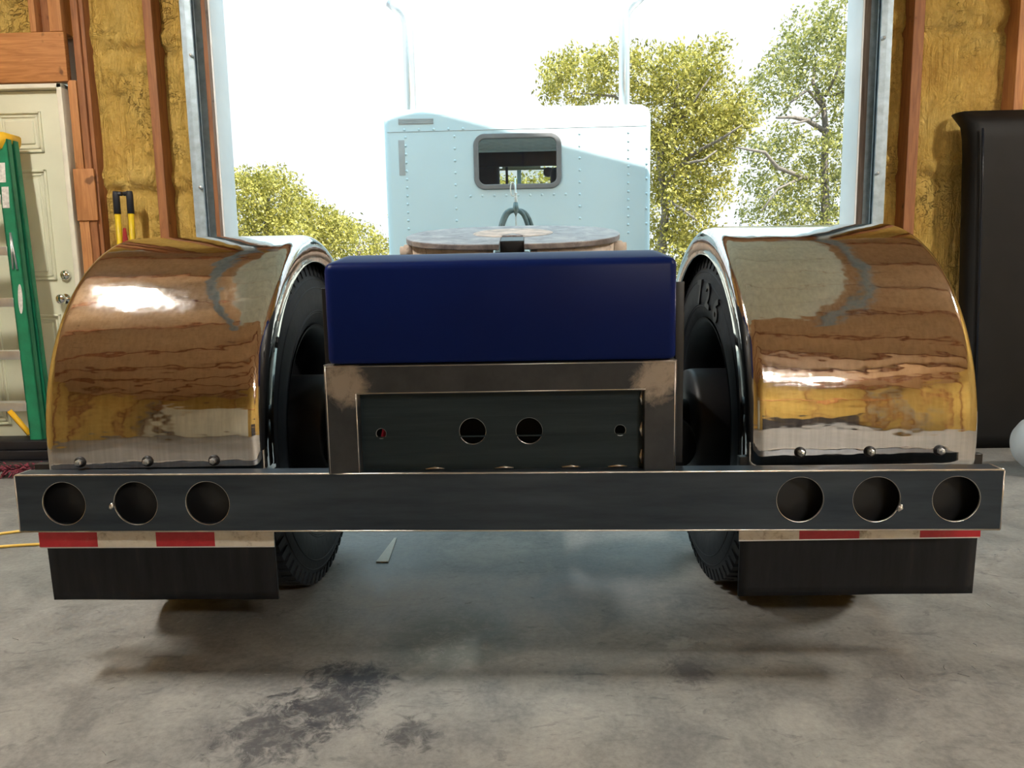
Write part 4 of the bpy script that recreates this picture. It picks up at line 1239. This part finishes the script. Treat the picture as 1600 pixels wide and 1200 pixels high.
# ------------------------------------------------------------------ trees outside
def tree(label, blobs, trunk, Y, dens, leaf, mat, dep=1.6, seed=1, group=None):
    rnd = random.Random(seed)
    base = at(trunk[0][0], trunk[0][1], Y)
    t = empty('oak_tree', (base.x, Y, 0), label, 'tree', group)
    k = Y/FPX
    b = MB()
    cl = []
    for (px, py, rx, ry) in blobs:
        c = at(px, py, Y)
        n = int(dens*rx*ry/400)
        for q in range(n):
            while True:
                v = Vector((rnd.uniform(-1, 1), rnd.uniform(-1, 1), rnd.uniform(-1, 1)))
                if v.length < 1: break
            if rnd.random() < 0.6: v = v.normalized()*rnd.uniform(0.75, 1.0)
            p = c+Vector((v.x*rx*k, v.y*dep, v.z*ry*k))
            cl.append(p)
    for p in cl:
        for q in range(9):
            o = p+Vector((rnd.gauss(0, 1), rnd.gauss(0, 1), rnd.gauss(0, 1)))*leaf*1.35
            s = leaf*rnd.uniform(0.5, 1.0)
            u = Vector((rnd.gauss(0, 1), rnd.gauss(0, 1), rnd.gauss(0, 1))).normalized()
            w_ = u.cross(Vector((rnd.gauss(0, 1), rnd.gauss(0, 1), rnd.gauss(0, 1)))).normalized()
            f = b.bm.faces.new([b.bm.verts.new(o-u*s), b.bm.verts.new(o+w_*s*0.45), b.bm.verts.new(o+u*s), b.bm.verts.new(o-w_*s*0.45)])
    b.build('foliage', mat, t, recalc=False)
    b = MB()
    for path in [trunk]:
        pts = [Vector((base.x, Y, -0.1))]+[at(x, y, Y) for x, y, r in path]
        b.tube(pts, [path[0][2]*k*1.3]+[r*k for x, y, r in path], 8)
    b.build('trunk', 'bark', t)
    return t, k
def branches(t, k, Y, lst):
    for path in lst:
        b = MB(); b.tube([at(x, y, Y+dy) for x, y, r, dy in path], [r*k for x, y, r, dy in path], 6); b.build('branch', 'bark', t)

# left tree line, stepping down to the right
tree('yellow-green tree nearest the left door jamb', [(385, 340, 45, 70), (420, 320, 40, 50), (440, 285, 22, 20), (400, 280, 25, 18), (430, 370, 60, 40), (420, 425, 70, 40)], [(410, 420, 6), (415, 360, 4), (420, 310, 2)], 24, 60, 0.085, 'leaves_yellow', seed=2, group='tree line left of the truck')
tree('yellow-green tree in the middle of the left tree line', [(480, 350, 45, 40), (465, 320, 25, 25), (505, 345, 30, 20), (520, 365, 40, 30), (495, 415, 55, 40)], [(490, 420, 5), (490, 370, 3), (485, 330, 2)], 29, 60, 0.10, 'leaves_yellow', seed=3, group='tree line left of the truck')
tree('low yellow-green tree beside the left side of the white sleeper', [(560, 378, 40, 28), (535, 360, 20, 15), (600, 405, 40, 25), (700, 345, 90, 40), (790, 330, 70, 50), (850, 325, 60, 60)], [(565, 420, 4), (560, 380, 2)], 34, 60, 0.115, 'leaves_yellow', seed=4, group='tree line left of the truck')
# right trees
t, k = tree('broad yellow-green oak behind the right side of the sleeper',
    [(905, 125, 52, 38), (870, 118, 26, 22), (855, 140, 12, 12), (960, 115, 45, 35), (1010, 120, 42, 40), (1060, 120, 40, 40), (1095, 105, 32, 32), (1110, 95, 18, 20), (1040, 170, 60, 45), (1110, 165, 50, 45), (1150, 180, 34, 30), (1085, 215, 70, 45), (1130, 205, 40, 35), (1035, 245, 40, 45), (1060, 290, 45, 40), (1100, 270, 40, 30), (1040, 330, 40, 40), (1075, 355, 40, 28), (1115, 310, 28, 25), (1050, 400, 55, 40), (1110, 400, 50, 40)],
    [(1030, 420, 8), (1040, 330, 6), (1030, 250, 5), (1050, 190, 3), (1060, 130, 2)], 25, 46, 0.095, 'leaves_yellow', 1.9, 5)
branches(t, k, 25, [[(1035, 300, 3, 0), (1075, 245, 3, -1), (1130, 215, 2, -1.5), (1160, 195, 1, -2)], [(1035, 230, 3, 0), (1080, 165, 2, -1), (1110, 120, 1, -1.5)], [(1040, 310, 2, -1), (1070, 330, 2, -1.6), (1090, 345, 1, -1.8)], [(1030, 200, 3, 0), (960, 150, 2, 0), (890, 145, 1, 0)], [(1045, 260, 2, -1), (1100, 250, 2, -2), (1120, 235, 1, -2)]])
t, k = tree('tall open green oak beside the right door jamb',
    [(1265, 40, 36, 26), (1290, 30, 20, 18), (1240, 75, 26, 22), (1280, 80, 40, 30), (1225, 110, 34, 28), (1200, 125, 20, 32), (1270, 130, 34, 26), (1320, 110, 26, 50), (1310, 60, 22, 22), (1335, 90, 20, 30), (1215, 160, 28, 12), (1300, 165, 26, 22), (1330, 200, 24, 40), (1210, 222, 34, 22), (1180, 235, 20, 16), (1250, 235, 46, 26), (1300, 240, 40, 30), (1190, 275, 26, 22), (1225, 290, 40, 26), (1275, 290, 46, 26), (1320, 300, 30, 40), (1180, 325, 20, 22), (1215, 335, 40, 26), (1270, 340, 60, 24), (1310, 350, 40, 26), (1260, 400, 75, 40)],
    [(1292, 430, 9), (1290, 330, 7), (1288, 270, 6), (1290, 200, 5), (1286, 160, 4), (1270, 130, 3), (1275, 90, 1.6)], 18, 34, 0.066, 'leaves_green', 1.3, 6)
branches(t, k, 18, [[(1288, 205, 4, 0), (1262, 188, 3.4, -0.6), (1238, 183, 2.6, -1), (1213, 184, 1.6, -1.2)], [(1262, 188, 2, -0.6), (1245, 192, 1.5, -1), (1236, 193, 0.8, -1)], [(1290, 285, 4, 0), (1250, 275, 3.2, -0.8), (1215, 262, 3, -1.2), (1195, 238, 2.4, -1.5), (1150, 230, 1.2, -1.6)],
    [(1288, 170, 3, 0), (1262, 140, 2.4, -0.5), (1235, 160, 1.4, -1)], [(1290, 150, 2.6, 0), (1305, 120, 2, -0.6), (1315, 95, 1.2, -0.8)], [(1252, 278, 2, -0.8), (1215, 295, 1.6, -1.2), (1190, 330, 1.2, -1.4)], [(1286, 165, 2, 0), (1275, 180, 1.6, -0.5), (1268, 186, 1.2, -0.6)], [(1300, 150, 2, 0), (1322, 140, 1.6, -0.6), (1326, 100, 1, -0.8)]])
